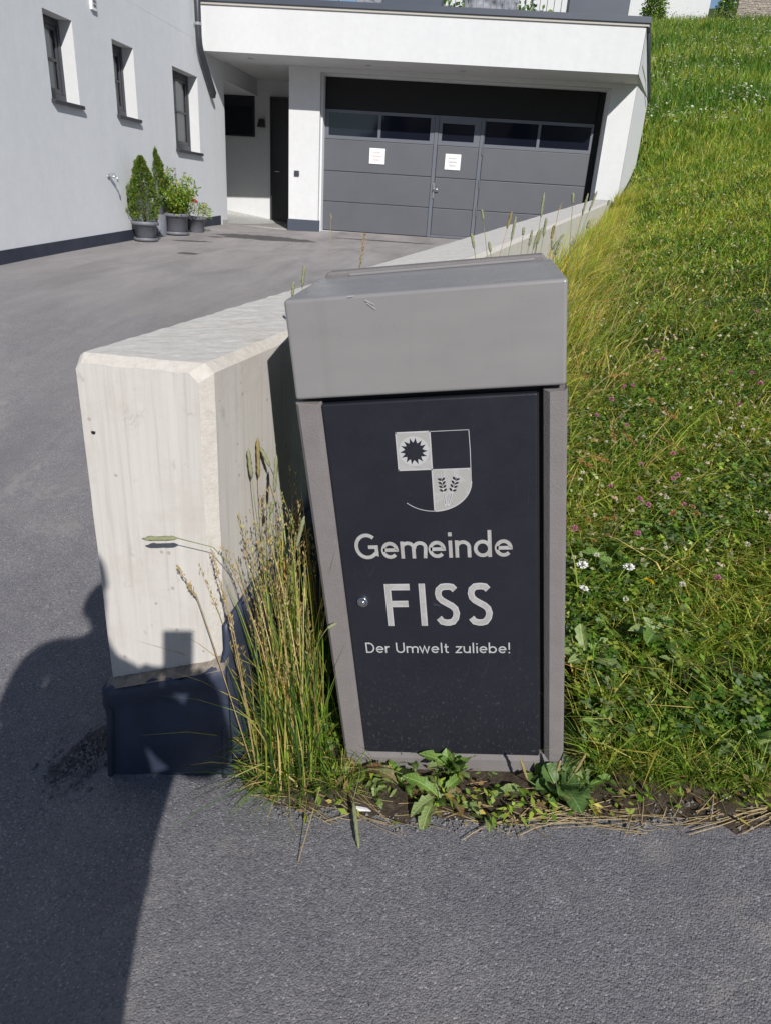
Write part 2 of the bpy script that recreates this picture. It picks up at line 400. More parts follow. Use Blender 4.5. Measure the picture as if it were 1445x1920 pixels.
nt.links.new(ramp(nt, noise(nt, v, 12, 6, 0.7), [(0.3, (0.34, 0.34, 0.34)), (0.7, (0.52, 0.52, 0.52))]), b.inputs['Roughness'])
b.inputs['Specular IOR Level'].default_value = 0.32
bump(nt, b, noise(nt, v, 350, 2), 0.08, 0.0007); M_PANEL = m
m, nt, b = new_mat('sticker_silver'); v = coords(nt)
bub = noise(nt, v, 21, 2, 0.5, 0.4)
nt.links.new(ramp(nt, bub, [(0.42, (0.335, 0.328, 0.312)), (0.50, (0.34, 0.333, 0.317)), (0.54, (0.385, 0.382, 0.376)), (0.62, (0.35, 0.345, 0.335)), (0.75, (0.37, 0.367, 0.36))]), b.inputs['Base Color'])
b.inputs['Roughness'].default_value = 0.38; b.inputs['Metallic'].default_value = 0.0
bump(nt, b, bub, 0.35, 0.004); M_STICK = m
M_STICK_EDGE = plain('sticker_edge', (0.42, 0.42, 0.425), 0.4, 0, 0.06, 60)
M_CHROME = plain('lock_chrome', (0.72, 0.73, 0.76), 0.14, 1.0, 0.05, 40)
M_MEMBRANE = plain('blue_grey_membrane', (0.040, 0.050, 0.082), 0.5, 0, 0.25, 9, 0.3, 40, 0.004)

# vegetation: the colour of every blade is stored with its points
def leafy(name, trans=0.35, rough=0.55, tint=(1, 1, 1)):
    m, nt, b = new_mat(name)
    at = node(nt, 'ShaderNodeAttribute'); at.attribute_name = 'Col'
    c = mix(nt, 1.0, at.outputs['Color'], tint, 'MULTIPLY')
    nt.links.new(c, b.inputs['Base Color']); b.inputs['Roughness'].default_value = rough; b.inputs['Specular IOR Level'].default_value = 0.4
    tr = node(nt, 'ShaderNodeBsdfTranslucent'); nt.links.new(mix(nt, 1.0, c, (1.15, 1.25, 0.55), 'MULTIPLY'), tr.inputs[0])
    ms = node(nt, 'ShaderNodeMixShader'); ms.inputs[0].default_value = trans
    nt.links.new(b.outputs[0], ms.inputs[1]); nt.links.new(tr.outputs[0], ms.inputs[2])
    nt.links.new(ms.outputs[0], nt.nodes['Material Output'].inputs[0]); return m
M_GRASS = leafy('grass_blades', 0.45, 0.5, (1.25, 1.25, 1.1)); M_LEAF = leafy('leaves', 0.38, 0.42, (1.25, 1.22, 1.1)); M_DRY = leafy('dry_stems', 0.12, 0.7)
def leafmat(name, col, col2, trans=0.25, scale=40, rough=0.5, veins=False):
    m, nt, b = new_mat(name); v = coords(nt)
    c = ramp(nt, noise(nt, v, scale, 5, 0.65), [(0.35, col), (0.65, col2)])
    if veins:      # pale midrib and side veins, brown flecks
        sx = node(nt, 'ShaderNodeSeparateXYZ'); nt.links.new(v, sx.inputs[0]); ay = math_n(nt, 'ABSOLUTE', sx.outputs[1])
        pale = tuple(min(1, 1.5 * q + 0.06) for q in col2)
        side = math_n(nt, 'SINE', math_n(nt, 'SUBTRACT', math_n(nt, 'MULTIPLY', sx.outputs[0], 620.0), math_n(nt, 'MULTIPLY', ay, 520.0)))
        c = mix(nt, ramp(nt, side, [(0.82, (0, 0, 0)), (0.98, (0.5, 0.5, 0.5))]), c, pale)
        c = mix(nt, ramp(nt, math_n(nt, 'MULTIPLY', ay, 300.0), [(0.30, (0.9, 0.9, 0.9)), (0.5, (0, 0, 0))]), c, pale)
        c = mix(nt, ramp(nt, noise(nt, v, 95, 5, 0.75), [(0.63, (0, 0, 0)), (0.70, (0.8, 0.8, 0.8))]), c, (0.16, 0.10, 0.045))
    nt.links.new(c, b.inputs['Base Color']); b.inputs['Roughness'].default_value = rough
    tr = node(nt, 'ShaderNodeBsdfTranslucent'); nt.links.new(mix(nt, 1.0, c, (1.2, 1.3, 0.5), 'MULTIPLY'), tr.inputs[0])
    ms = node(nt, 'ShaderNodeMixShader'); ms.inputs[0].default_value = trans
    nt.links.new(b.outputs[0], ms.inputs[1]); nt.links.new(tr.outputs[0], ms.inputs[2])
    nt.links.new(ms.outputs[0], nt.nodes['Material Output'].inputs[0])
    bump(nt, b, noise(nt, v, 160, 3), 0.3, 0.002); return m
M_WEED = leafmat('weed_leaf', (0.10, 0.19, 0.035), (0.18, 0.29, 0.055), 0.3, veins=True)
M_WEEDP = leafmat('weed_leaf_pale', (0.17, 0.24, 0.08), (0.27, 0.34, 0.12), 0.3, veins=True)
M_WEEDR = leafmat('weed_leaf_reddish', (0.16, 0.045, 0.035), (0.17, 0.17, 0.06), 0.2, 26, veins=True)
M_PLANT = leafmat('plantain_leaf', (0.065, 0.135, 0.032), (0.12, 0.20, 0.05), 0.22, veins=True)
M_STEMG = leafmat('green_stem', (0.14, 0.19, 0.06), (0.22, 0.26, 0.09), 0.1, 60)
M_STRAW = leafmat('straw_stem', (0.30, 0.215, 0.10), (0.47, 0.36, 0.18), 0.1, 60, 0.6)
M_TIM = leafmat('timothy_head', (0.20, 0.22, 0.11), (0.34, 0.35, 0.20), 0.15, 420, 0.8)
M_TIMB = leafmat('timothy_head_ripe', (0.24, 0.19, 0.07), (0.36, 0.29, 0.12), 0.15, 420, 0.8)
M_RUST = leafmat('rusty_seed_head', (0.30, 0.15, 0.04), (0.46, 0.27, 0.09), 0.15, 300, 0.8)
M_PINK = leafmat('clover_pink', (0.45, 0.13, 0.27), (0.62, 0.28, 0.42), 0.25, 350, 0.7)
M_CREAM = leafmat('clover_white', (0.62, 0.56, 0.46), (0.78, 0.75, 0.68), 0.2, 350, 0.7)
M_YELL = leafmat('dandelion_yellow', (0.70, 0.46, 0.01), (0.85, 0.60, 0.02), 0.2, 350, 0.7)
M_RED = leafmat('potted_flower_red', (0.55, 0.03, 0.08), (0.7, 0.07, 0.16), 0.2, 100, 0.6)
M_POT = plain('pot_grey_plastic', (0.155, 0.16, 0.185), 0.5, 0, 0.1, 20)
M_SOILP = plain('pot_soil', (0.03, 0.022, 0.016), 0.95, 0, 0.3, 60, 0.6, 120, 0.01)
M_BARK = plain('stem_bark', (0.10, 0.065, 0.04), 0.85, 0, 0.3, 60, 0.5, 120, 0.004)
m, nt, b = new_mat('meadow_soil'); v = coords(nt)
soil = ramp(nt, noise(nt, v, 40, 6, 0.75), [(0.3, (0.045, 0.034, 0.024)), (0.55, (0.10, 0.076, 0.056)), (0.75, (0.18, 0.15, 0.12))])
turf = ramp(nt, noise(nt, v, 6, 6, 0.75), [(0.3, (0.035, 0.050, 0.014)), (0.55, (0.060, 0.085, 0.022)), (0.8, (0.10, 0.11, 0.035))])
tc = node(nt, 'ShaderNodeTexCoord'); sx = node(nt, 'ShaderNodeSeparateXYZ'); nt.links.new(tc.outputs['Object'], sx.inputs[0])
fy = math_n(nt, 'ADD', sx.outputs[1], math_n(nt, 'MULTIPLY', noise(nt, v, 3.5, 5), 0.7))
base = mix(nt, ramp(nt, math_n(nt, 'MULTIPLY', fy, 0.25), [(0.47, (0, 0, 0)), (0.62, (1, 1, 1))]), soil, turf)
nt.links.new(base, b.inputs['Base Color']); b.inputs['Roughness'].default_value = 0.95; b.inputs['Specular IOR Level'].default_value = 0.15
bump(nt, b, noise(nt, v, 70, 5, 0.8), 0.9, 0.015); M_SOIL = m
M_PEB = plain('pebble_grey', (0.17, 0.16, 0.155), 0.85, 0, 0.6, 45, 0.4, 200)
M_PAPER = plain('white_scrap', (0.80, 0.79, 0.77), 0.6, 0, 0.03, 30)
m, nt, b = new_mat('rubble_stone'); v = coords(nt)
bt = node(nt, 'ShaderNodeTexBrick'); bt.inputs['Scale'].default_value = 2.6; bt.inputs['Mortar Size'].default_value = 0.03
bt.inputs['Color1'].default_value = (0.42, 0.36, 0.30, 1); bt.inputs['Color2'].default_value = (0.27, 0.23, 0.20, 1); bt.inputs['Mortar'].default_value = (0.13, 0.115, 0.10, 1)
cb = node(nt, 'ShaderNodeCombineXYZ'); sx = node(nt, 'ShaderNodeSeparateXYZ'); nt.links.new(v, sx.inputs[0])
nt.links.new(math_n(nt, 'ADD', sx.outputs[0], math_n(nt, 'MULTIPLY', noise(nt, v, 2, 3), 0.35)), cb.inputs[0])
nt.links.new(math_n(nt, 'ADD', sx.outputs[2], math_n(nt, 'MULTIPLY', noise(nt, v, 2.5, 3), 0.25)), cb.inputs[1])
nt.links.new(cb.outputs[0], bt.inputs[0]); nt.links.new(bt.outputs[0], b.inputs['Base Color']); b.inputs['Roughness'].default_value = 0.9
M_RUBBLE = m
M_CUSH = plain('patterned_cushion', (0.22, 0.225, 0.25), 0.9, 0, 0.8, 9)
M_SHIRT = plain('shirt_cloth', (0.12, 0.15, 0.22), 0.9, 0, 0.1, 10)
M_JEANS = plain('trouser_cloth', (0.05, 0.06, 0.09), 0.9, 0, 0.15, 20)
M_SKIN = plain('skin', (0.52, 0.33, 0.24), 0.55, 0, 0.06, 20)
M_HAIR = plain('hair', (0.06, 0.04, 0.03), 0.6, 0, 0.2, 60)
M_PHONE = plain('phone_black', (0.02, 0.02, 0.022), 0.25)

# ================================================================== SETTING
def grid_mesh(name, xs, ys, Z, keep, mats, smooth=True):
    nx, ny = len(xs), len(ys)
    Xg, Yg = np.meshgrid(xs, ys)
    vid = np.arange(nx * ny).reshape(ny, nx)
    q = np.stack([vid[:-1, :-1], vid[:-1, 1:], vid[1:, 1:], vid[1:, :-1]], -1)[keep]
    q = q.reshape(-1, 4)
    used, inv = np.unique(q, return_inverse=True)
    V = np.stack([Xg.ravel(), Yg.ravel(), Z.ravel()], -1)[used]
    return fast_mesh(name, V, quads=inv.reshape(-1, 4), mats=mats, smooth=smooth)
def fast_mesh(name, V, quads=None, tris=None, mats=None, col=None, smooth=False, parent=None, midx=None):
    me = bpy.data.meshes.new(name)
    V = np.asarray(V, np.float32); nq = 0 if quads is None else len(quads); ntri = 0 if tris is None else len(tris)
    me.vertices.add(len(V)); me.vertices.foreach_set('co', V.ravel())
    loops = []
    if nq: loops.append(np.asarray(quads).ravel())
    if ntri: loops.append(np.asarray(tris).ravel())
    loops = np.concatenate(loops).astype(np.int32)
    me.loops.add(len(loops)); me.loops.foreach_set('vertex_index', loops)
    tot = np.r_[np.full(nq, 4, np.int32), np.full(ntri, 3, np.int32)]
    st = np.r_[0, np.cumsum(tot)[:-1]].astype(np.int32)
    me.polygons.add(nq + ntri); me.polygons.foreach_set('loop_start', st); me.polygons.foreach_set('loop_total', tot)
    if midx is not None: me.polygons.foreach_set('material_index', np.asarray(midx, np.int32))
    me.update(calc_edges=True)
    if col is not None:
        a = me.color_attributes.new('Col', 'FLOAT_COLOR', 'POINT')
        a.data.foreach_set('color', np.c_[col, np.ones(len(col))].astype(np.float32).ravel())
    return link_mesh(name, me, mats, parent, smooth)
def spaced(a, b, fine0, fine1, step, grow=1.25, cap=2.0):
    out = list(np.arange(fine0, fine1 + 1e-6, step)); s = step; x = fine1
    while x < b: s = min(s * grow, cap); x += s; out.append(x)
    s = step; x = fine0
    while x > a: s = min(s * grow, cap); x -= s; out.insert(0, x)
    return np.array(out)
# asphalt: road in front, driveway up to the garage
xs = spaced(-30, 30, -2.0, 2.0, 0.08, 1.2, 1.5); ys = spaced(-14, 16.4, -0.2, 3.0, 0.08, 1.2, 0.8)
Xg, Yg = np.meshgrid(xs, ys)
Zg = np.empty_like(Xg)
Xc, Yc = np.clip(Xg, -9, 14), np.clip(Yg, -7, 16.4)
Zg[:] = ASPH(Xc, Yc) + (Xg - Xc) * 0.1
xm = 0.5 * (xs[:-1] + xs[1:]); ym = 0.5 * (ys[:-1] + ys[1:]); XM, YM = np.meshgrid(xm, ym)
is_road = (YM < 1.2) | ((XM > -0.62) & (YM < 1.9))
is_drive = ~is_road & (XM < np.maximum(wall_right_x(YM) - 0.1, -0.60)) & (XM > -7.5)
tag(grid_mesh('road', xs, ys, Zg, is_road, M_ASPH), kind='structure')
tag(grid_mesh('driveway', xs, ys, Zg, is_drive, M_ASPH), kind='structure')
# meadow: rises behind the bin, ends in a ragged soil edge at the asphalt
cols = spaced(-24, 40, -0.56, 1.6, 0.018, 1.2, 1.6)
cols = np.unique(np.r_[cols, -0.56])
rows = np.r_[0, 0.012, 0.03, 0.06, np.geomspace(0.1, 62, 150)]
XG = np.broadcast_to(cols, (len(rows), len(cols))); E0 = edge_y(np.clip(cols, -0.56, 40))
YG = E0[None, :] + rows[:, None]
ZG = MEAD(XG, YG)
ground_noise = 0.010 * np.sin(XG * 31 + 3 * np.sin(YG * 17)) * np.sin(YG * 29 + 2 * np.sin(XG * 13)) + 0.006 * np.sin(XG * 71 + YG * 53)
ZG = ZG + ground_noise * np.clip(rows / 0.05, 0, 1)[:, None] * np.where((YG < 1.9) & (XG > -0.35) & (XG < 0.5), 0.35, 1.0)
aspz = ASPH(np.clip(XG, -9, 14), np.clip(YG, -7, 16))
ramp_in = np.clip(rows / 0.05, 0, 1)[:, None]
near = (rows < 0.35)[:, None]
ZG = np.where(near, np.maximum(ZG, aspz + 0.006 * ramp_in - 0.012 * (1 - ramp_in)) * 1.0, ZG)
ZG[0] = aspz[0] - 0.01
XMc = 0.25 * (XG[:-1, :-1] + XG[:-1, 1:] + XG[1:, 1:] + XG[1:, :-1]); YMc = 0.25 * (YG[:-1, :-1] + YG[:-1, 1:] + YG[1:, 1:] + YG[1:, :-1])
keep = np.where(YMc < 14.4, XMc > wall_right_x(YMc) - 0.12, np.where(YMc < 17.4, XMc > 2.15 + 0.25 * (YMc - 14.4), np.where(YMc < 24, XMc > 2.9, True)))
vid = np.arange(XG.size).reshape(XG.shape)
q = np.stack([vid[:-1, :-1], vid[:-1, 1:], vid[1:, 1:], vid[1:, :-1]], -1)[keep]
tag(fast_mesh('meadow_ground', np.stack([XG.ravel(), YG.ravel(), ZG.ravel()], -1), quads=q.reshape(-1, 4), mats=M_SOIL, smooth=True), kind='structure')

# the opposite side of the valley, behind the camera
mt = MB(); aa = np.linspace(math.radians(165), math.radians(375), 90); rm = np.random.default_rng(2)
hgt = 95 + 38 * np.sin(aa * 5 + 1) + 22 * np.sin(aa * 13 + 2) + 9 * np.sin(aa * 31) + rm.normal(0, 3, 90)
Vm = []
for rr_, hh_ in ((260, 0.0), (420, 0.55), (560, 1.0), (700, 0.6)):
    Vm += [(rr_ * math.cos(a), rr_ * math.sin(a), -40 + (hgt[i] + 40) * hh_ * (1 + 0.06 * math.sin(i * 1.7 + rr_))) for i, a in enumerate(aa)]
mt.add(Vm, [(k * 90 + i, k * 90 + i + 1, (k + 1) * 90 + i + 1, (k + 1) * 90 + i) for k in range(3) for i in range(89)])
tag(mt.build('mountain_ridge', plain('wooded_slope', (0.035, 0.05, 0.055), 0.95, 0, 0.35, 0.05), None, True), kind='structure')

# ================================================================== HOUSE
house = empty('house', (-4.95, 14.1, -0.6))
tag(house, 'white rendered house with a wide grey garage door and a terrace on top', 'house')
WX = -4.95
def wall_with_holes(mb, y0, y1, z0, z1, holes, x):
    ys_ = sorted({y0, y1, *[h[0] for h in holes], *[h[1] for h in holes]})
    zs_ = sorted({z0, z1, *[h[2] for h in holes], *[h[3] for h in holes]})
    for a, b_ in zip(ys_[:-1], ys_[1:]):
        for c, d in zip(zs_[:-1], zs_[1:]):
            ym_, zm_ = 0.5 * (a + b_), 0.5 * (c + d)
            if any(h[0] < ym_ < h[1] and h[2] < zm_ < h[3] for h in holes): continue
            mb.quad((x, a, c), (x, b_, c), (x, b_, d), (x, a, d))
WIN = [(8.44, 9.03, 0.815, 1.661), (9.965, 10.557, 0.82, 1.661), (11.835, 12.845, 0.545, 1.661)]
w = MB(); RD = 0.19
wall_with_holes(w, 2.6, 14.12, -2.6, 5.0, WIN, WX)
w.quad((WX, 14.12, 1.80), (WX, 16.16, 1.80), (WX, 16.16, 5.0), (WX, 14.12, 5.0))     # wall above the entrance niche
w.quad((WX, 14.12, 1.80), (-6.2, 14.12, 1.80), (-6.2, 16.16, 1.80), (WX, 16.16, 1.80))
w.quad((WX, 14.12, -2.6), (-6.2, 14.12, -2.6), (-6.2, 14.12, 1.8), (WX, 14.12, 1.8))
w.quad((-6.2, 14.12, -2.6), (-6.2, 16.16, -2.6), (-6.2, 16.16, 1.8), (-6.2, 14.12, 1.8))
w.quad((WX, 2.6, -2.6), (-9, 2.6, -2.6), (-9, 2.6, 5.0), (WX, 2.6, 5.0))
w.build('wall', M_GREYW, house)
for (a, b_, c, d) in WIN:
    x2 = WX - RD; rv = MB()
    rv.quad((WX, b_, c), (WX, b_, d), (x2, b_, d), (x2, b_, c)); rv.quad((WX, a, c), (x2, a, c), (x2, a, d), (WX, a, d))
    rv.quad((WX, a, d), (x2, a, d), (x2, b_, d), (WX, b_, d)); rv.quad((WX, a, c), (WX, b_, c), (x2, b_, c), (x2, a, c))
    rv.build('window_reveal', M_WHITE, house)
for i, (a, b_, c, d) in enumerate(WIN):
    xo = WX - RD + 0.03; f = 0.055
    wroot = empty('window', (xo, a, c), house); wroot.location = (xo - house.location.x, a - house.location.y, c - house.location.z)
    def sub(mb, name, mat, bevel=0.0):
        o = link_mesh(name, mb.mesh(name), mat); o.parent = wroot
        o.matrix_parent_inverse = Matrix.Translation(-Vector((xo, a, c)))
        if bevel:
            m_ = o.modifiers.new('bevel', 'BEVEL'); m_.width = bevel; m_.segments = 2
        return o
    fr_ = MB()
    for (y0, y1, z0, z1, dx) in ((a, b_, d - f - 0.02, d, 0), (a, b_, c, c + f + 0.03, 0), (a, a + f, c + f + .03, d - f - .02, 0), (b_ - f, b_, c + f + .03, d - f - .02, 0)):
        fr_.box(xo - 0.07, xo, y0, y1, z0, z1)
    sub(fr_, 'frame', M_WFRAME, 0.006)
    sa = MB(); g = 0.045; a2, b2, c2, d2 = a + f, b_ - f, c + f + .03, d - f - .02
    for (y0, y1, z0, z1) in ((a2, b2, d2 - g, d2), (a2, b2, c2, c2 + g + .01), (a2, a2 + g, c2 + g + .01, d2 - g), (b2 - g, b2, c2 + g + .01, d2 - g)):
        sa.box(xo - 0.055, xo - 0.012, y0, y1, z0, z1)
    zm_ = c2 + (d2 - c2) * 0.50
    sa.box(xo - 0.05, xo - 0.016, a2 + g, b2 - g, zm_ - 0.014, zm_ + 0.014)
    sub(sa, 'sash', M_WFRAME, 0.005)
    gp = MB(); gp.quad((xo - 0.030, a2 + g - .005, c2 + g - .005), (xo - 0.030, b2 - g + .005, c2 + g - .005), (xo - 0.030, b2 - g + .005, d2 - g + .005), (xo - 0.030, a2 + g - .005, d2 - g + .005)); sub(gp, 'pane', M_CLEAR)
    cu = MB(); n = 40; yy_ = np.linspace(a2, b2, n); xx_ = xo - 0.066 + 0.009 * np.sin(yy_ * 75)
    cu.add([(xx_[k], yy_[k], z) for z in (c2, d2) for k in range(n)], [(k, k + 1, n + k + 1, n + k) for k in range(n - 1)]); sub(cu, 'curtain', M_CURT)
    si = MB(); si.hexa([(xo - 0.02, a - 0.0, c - 0.02), (WX + 0.05, a - 0.025, c - 0.045), (WX + 0.05, b_ + 0.025, c - 0.045), (xo - 0.02, b_ + 0.0, c - 0.02),
                        (xo - 0.02, a - 0.0, c + 0.012), (WX + 0.05, a - 0.025, c - 0.004), (WX + 0.05, b_ + 0.025, c - 0.004), (xo - 0.02, b_ + 0.0, c + 0.012)])
    sub(si, 'sill', M_WFRAME, 0.004)
    bk = MB(); bk.box(xo - 0.9, xo - 0.6, a - 0.3, b_ + 0.3, c - 0.3, d + 0.3); sub(bk, 'room_back', M_BLACK)
# dark plinth strip following the rising driveway
pl = MB(); ya = np.linspace(2.7, 13.72, 14); zb = ASPH(np.full(14, WX + 0.02), ya)
zt = np.interp(ya, [2.7, 7.116, 13.70], [-0.95, -0.714, -0.445])
for k in range(13):
    pl.hexa([(WX - 0.01, ya[k], zb[k] - 0.3), (WX + 0.012, ya[k], zb[k] - 0.3), (WX + 0.012, ya[k + 1], zb[k + 1] - 0.3), (WX - 0.01, ya[k + 1], zb[k + 1] - 0.3),
             (WX - 0.01, ya[k], zt[k]), (WX + 0.012, ya[k], zt[k]), (WX + 0.012, ya[k + 1], zt[k + 1]), (WX - 0.01, ya[k + 1], zt[k + 1])])
pl.build('plinth', M_PLINTH, house)
# vent high on the wall
va = on_x(167, -6, WX); vb = on_x(178, 18, WX)
ve = MB(); ve.box(WX, WX + 0.03, va[1], vb[1], vb[2] - 0.02, va[2] + 0.05); vo = ve.build('vent', M_SIGN, house, bevel=0.004)
vs = MB()
for k in range(5):
    z = vb[2] + 0.02 + k * 0.045; vs.box(WX + 0.031, WX + 0.04, va[1] + 0.03, vb[1] - 0.03, z, z + 0.02)
o = vs.build('slat', M_DFRAME, vo); o.matrix_parent_inverse = Matrix()
# thin movement joint across the upper wall
jb = MB(); jb.box(WX, WX + 0.0012, 2.7, 12.95, 2.18, 2.188); jb.build('render_bead', M_GREYW, house)

FM = 0.05
def fp(x, c, z): return (x, c + FM * x, z)
def fslab(mb, x0, x1, c0, c1, z0, z1, mi=0):
    return mb.hexa([fp(x0, c0, z0), fp(x1, c0, z0), fp(x1, c1, z0), fp(x0, c1, z0), fp(x0, c0, z1), fp(x1, c0, z1), fp(x1, c1, z1), fp(x0, c1, z1)], mi)
ZS, ZF = 2.072, 2.745
fa = MB()     # upper white fascia with its soffit; the right end is splayed
def ex(c): return 2.135 + 0.184 * (c - 13.35)
fa.hexa([fp(WX, 13.35, ZS), fp(ex(13.35), 13.35, ZS), fp(ex(14.32), 14.32, ZS), fp(WX, 14.32, ZS), fp(WX, 13.35, ZF), fp(ex(13.35), 13.35, ZF), fp(ex(14.32), 14.32, ZF), fp(WX, 14.32, ZF)])
fa.build('fascia', M_WHITE, house)
so = MB(); so.quad(fp(WX, 14.33, 2.10), fp(-3.74, 14.33, 2.10), (-3.74, 16.16, 2.10), (WX, 16.16, 2.10)); so.build('soffit', M_WHITE, house)
co = MB(); fslab(co, WX, 2.19, 13.30, 14.1, ZF + 0.003, 2.835); co.build('coping', M_TRIM, house, bevel=0.006)
dp = MB(); fslab(dp, WX, 2.17, 13.325, 13.349, ZF - 0.035, ZF + 0.002); dp.build('drip_edge', plain('drip_edge_grey', (0.42, 0.40, 0.36), 0.6), house)  # thin strip below the coping in a plain warm grey
# garage wall: left pier, right pier, header
pr = MB()
fslab(pr, -3.742, -3.182, 14.30, 14.95, -1.2, ZS - 0.002)
fslab(pr, -3.182, 1.885, 14.30, 14.95, 2.0, ZS - 0.002)
pr.build('pier', M_WHITE, house)
p2_ = MB()
p2_.hexa([fp(1.885, 14.30, -1.2), (2.305, 14.415, -1.2), (2.42, 15.0, -1.2), fp(1.885, 14.95, -1.2), fp(1.885, 14.30, ZS - .002), (2.305, 14.415, ZS - .002), (2.42, 15.0, ZS - .002), fp(1.885, 14.95, ZS - .002)])
# splayed flank wall with a sloping top
p2_.add([(2.142, 13.459, ZS), (2.142, 13.459, ZF), (3.05, 17.4, 2.24), (3.05, 17.4, -0.5), (2.309, 14.42, -1.0), (2.309, 14.42, ZS)], [(5, 4, 3, 2), (0, 5, 2, 1)])
p2_.add([(2.142, 13.47, ZF), (3.05, 17.4, 2.24), (2.6, 17.4, 2.24), (1.8, 13.47, ZF)], [(0, 1, 2, 3)])
p2_.add([(3.05, 17.4, 2.24), (3.05, 17.4, -0.5), (0.5, 17.4, -0.5), (0.5, 17.4, 2.24)], [(0, 1, 2, 3)])
p2_.build('flank_wall', M_WHITE, house)
fl = MB(); fl.hexa([(2.10, 13.45, 2.70), (2.185, 13.45, 2.70), (3.10, 17.42, 2.20), (3.0, 17.42, 2.20), (2.10, 13.45, 2.80), (2.185, 13.45, 2.80), (3.10, 17.42, 2.29), (3.0, 17.42, 2.29)])
fl.build('flashing', M_TRIM, house)
dpp = MB(); dpp.tube([on_front(1216, 46, 13.5), on_front(1214, 110, 13.7), (2.66, 15.4, 2.36), (3.03, 17.2, 2.1)], 0.012, 8); dpp.build('cable_pipe', M_TRIM, house, True)
rf = MB(); rf.box(WX, 2.2, 14.0, 26, 2.60, 2.70); rf.build('roof_terrace', M_GRAN, house)
pp = MB(); fslab(pp, -3.756, -3.168, 14.288, 14.6, -1.2, -0.43); pp.build('pier_plinth', M_TRIM, house)
bs = MB(); bs.box(-6.2, 2.3, 16.16, 16.3, -1.0, 2.6); bs.build('back_wall', M_WHITE, house)
ef = MB(); e1 = (-5.08, 14.12, -0.615); e2 = (-3.74, 14.16, -0.632)
ef.hexa([(-6.2, 14.12, -0.9), (-5.08, 14.12, -0.9), (-5.08, 16.2, -0.9), (-6.2, 16.2, -0.9), (-6.2, 14.12, -0.60), (-5.08, 14.12, -0.60), (-5.08, 16.2, -0.50), (-6.2, 16.2, -0.46)])
ef.hexa([(-5.08, 14.12, -0.9), (-3.74, 14.18, -0.9), (-3.74, 16.2, -0.9), (-5.08, 16.2, -0.9), (-5.08, 14.12, -0.60), (-3.74, 14.18, -0.628), (-3.74, 16.2, -0.615), (-5.08, 16.2, -0.50)])
ef.build('entrance_floor', M_GRAN, house)
sk = MB(); sk.hexa([(-5.72, 16.14, -0.52), (-4.665, 16.14, -0.62), (-4.665, 16.158, -0.62), (-5.72, 16.158, -0.52), (-5.72, 16.14, -0.40), (-4.665, 16.14, -0.53), (-4.665, 16.158, -0.53), (-5.72, 16.158, -0.40)])
sk.build('skirting', M_GRAN, house)
sk = MB(); sk.box(WX + 0.001, WX + 0.014, 13.80, 14.12, -0.65, -0.52); sk.build('skirting', M_GRAN, house)
ed = empty('entrance_door', (0, 0, 0), house); ed.location = Vector((-4.3, 16.1, -0.6)) - house.location
def subp(root_loc, root, mb, name, mat, bevel=0.0, smooth=False):
    o = link_mesh(name, mb.mesh(name), mat, None, smooth); o.parent = root; o.matrix_parent_inverse = Matrix.Translation(-Vector(root_loc))
    if bevel:
        m_ = o.modifiers.new('bevel', 'BEVEL'); m_.width = bevel; m_.segments = 2; m_.limit_method = 'ANGLE'
    return o
EDL = (-4.3, 16.1, -0.6)
d1 = MB(); d1.box(-4.64, -3.60, 16.10, 16.155, -0.62, 1.76); subp(EDL, ed, d1, 'leaf', M_ENTRY, 0.004)
d1 = MB(); d1.box(-4.67, -4.642, 16.09, 16.158, -0.62, 1.775); d1.box(-4.67, -3.58, 16.09, 16.158, 1.776, 1.80); subp(EDL, ed, d1, 'frame', M_WFRAME)
d1 = MB(); d1.tube([(-4.56, 16.06, 0.42), (-4.44, 16.06, 0.42)], 0.012); d1.tube([(-4.56, 16.10, 0.42), (-4.56, 16.06, 0.42)], 0.01); subp(EDL, ed, d1, 'handle', M_STEEL, 0, True)
eww = empty('entrance_window', (0, 0, 0), house); EWL = (-5.4, 16.1, 1.06); eww.location = Vector(EWL) - house.location
d1 = MB(); d1.box(-5.70, -5.03, 16.13, 16.15, 1.066, 1.78); subp(EWL, eww, d1, 'pane', M_GLASS)
d1 = MB()
for bx_ in ((-5.72, -5.01, 1.05, 1.085), (-5.72, -5.01, 1.76, 1.795), (-5.72, -5.685, 1.086, 1.759), (-5.045, -5.01, 1.086, 1.759)): d1.box(bx_[0], bx_[1], 16.115, 16.158, bx_[2], bx_[3])
subp(EWL, eww, d1, 'frame', M_ENTRY)
lp = MB(); lp.hexa([(-4.93, 16.02, 1.235), (-4.76, 16.02, 1.235), (-4.78, 16.158, 1.235), (-4.91, 16.158, 1.235), (-4.90, 16.05, 1.385), (-4.79, 16.05, 1.385), (-4.80, 16.158, 1.385), (-4.89, 16.158, 1.385)])
tag(lp.build('wall_lamp', M_ENTRY, bevel=0.004), 'small dark tapered wall lamp beside the black front door', 'lamp')
db = on_front(557, 325, 14.3)
dbm = MB(); fslab(dbm, db[0] - 0.045, db[0] + 0.045, 14.268, 14.30, db[2] - 0.045, db[2] + 0.045)
bell = dbm.build('door_bell', M_WFRAME, None, bevel=0.006); tag(bell, 'small square black bell plate on the white pier beside the garage door', 'bell')
# recessed soffit spotlights
for (px, py) in ((470, 107), (500, 126), (690, 122), (867, 133), (1165, 154)):
    r = ray(px, py); t = (ZS if px > 545 else 2.085) / r[2]; p = r * t
    sl = MB(); sl.lathe((p[0], p[1], (ZS if p[1] < 14.35 else 2.10) - 0.006), [(0.0, 0.0), (0.045, 0.0), (0.05, 0.005)], 16); sl.build('soffit_spotlight', M_STEEL, house)

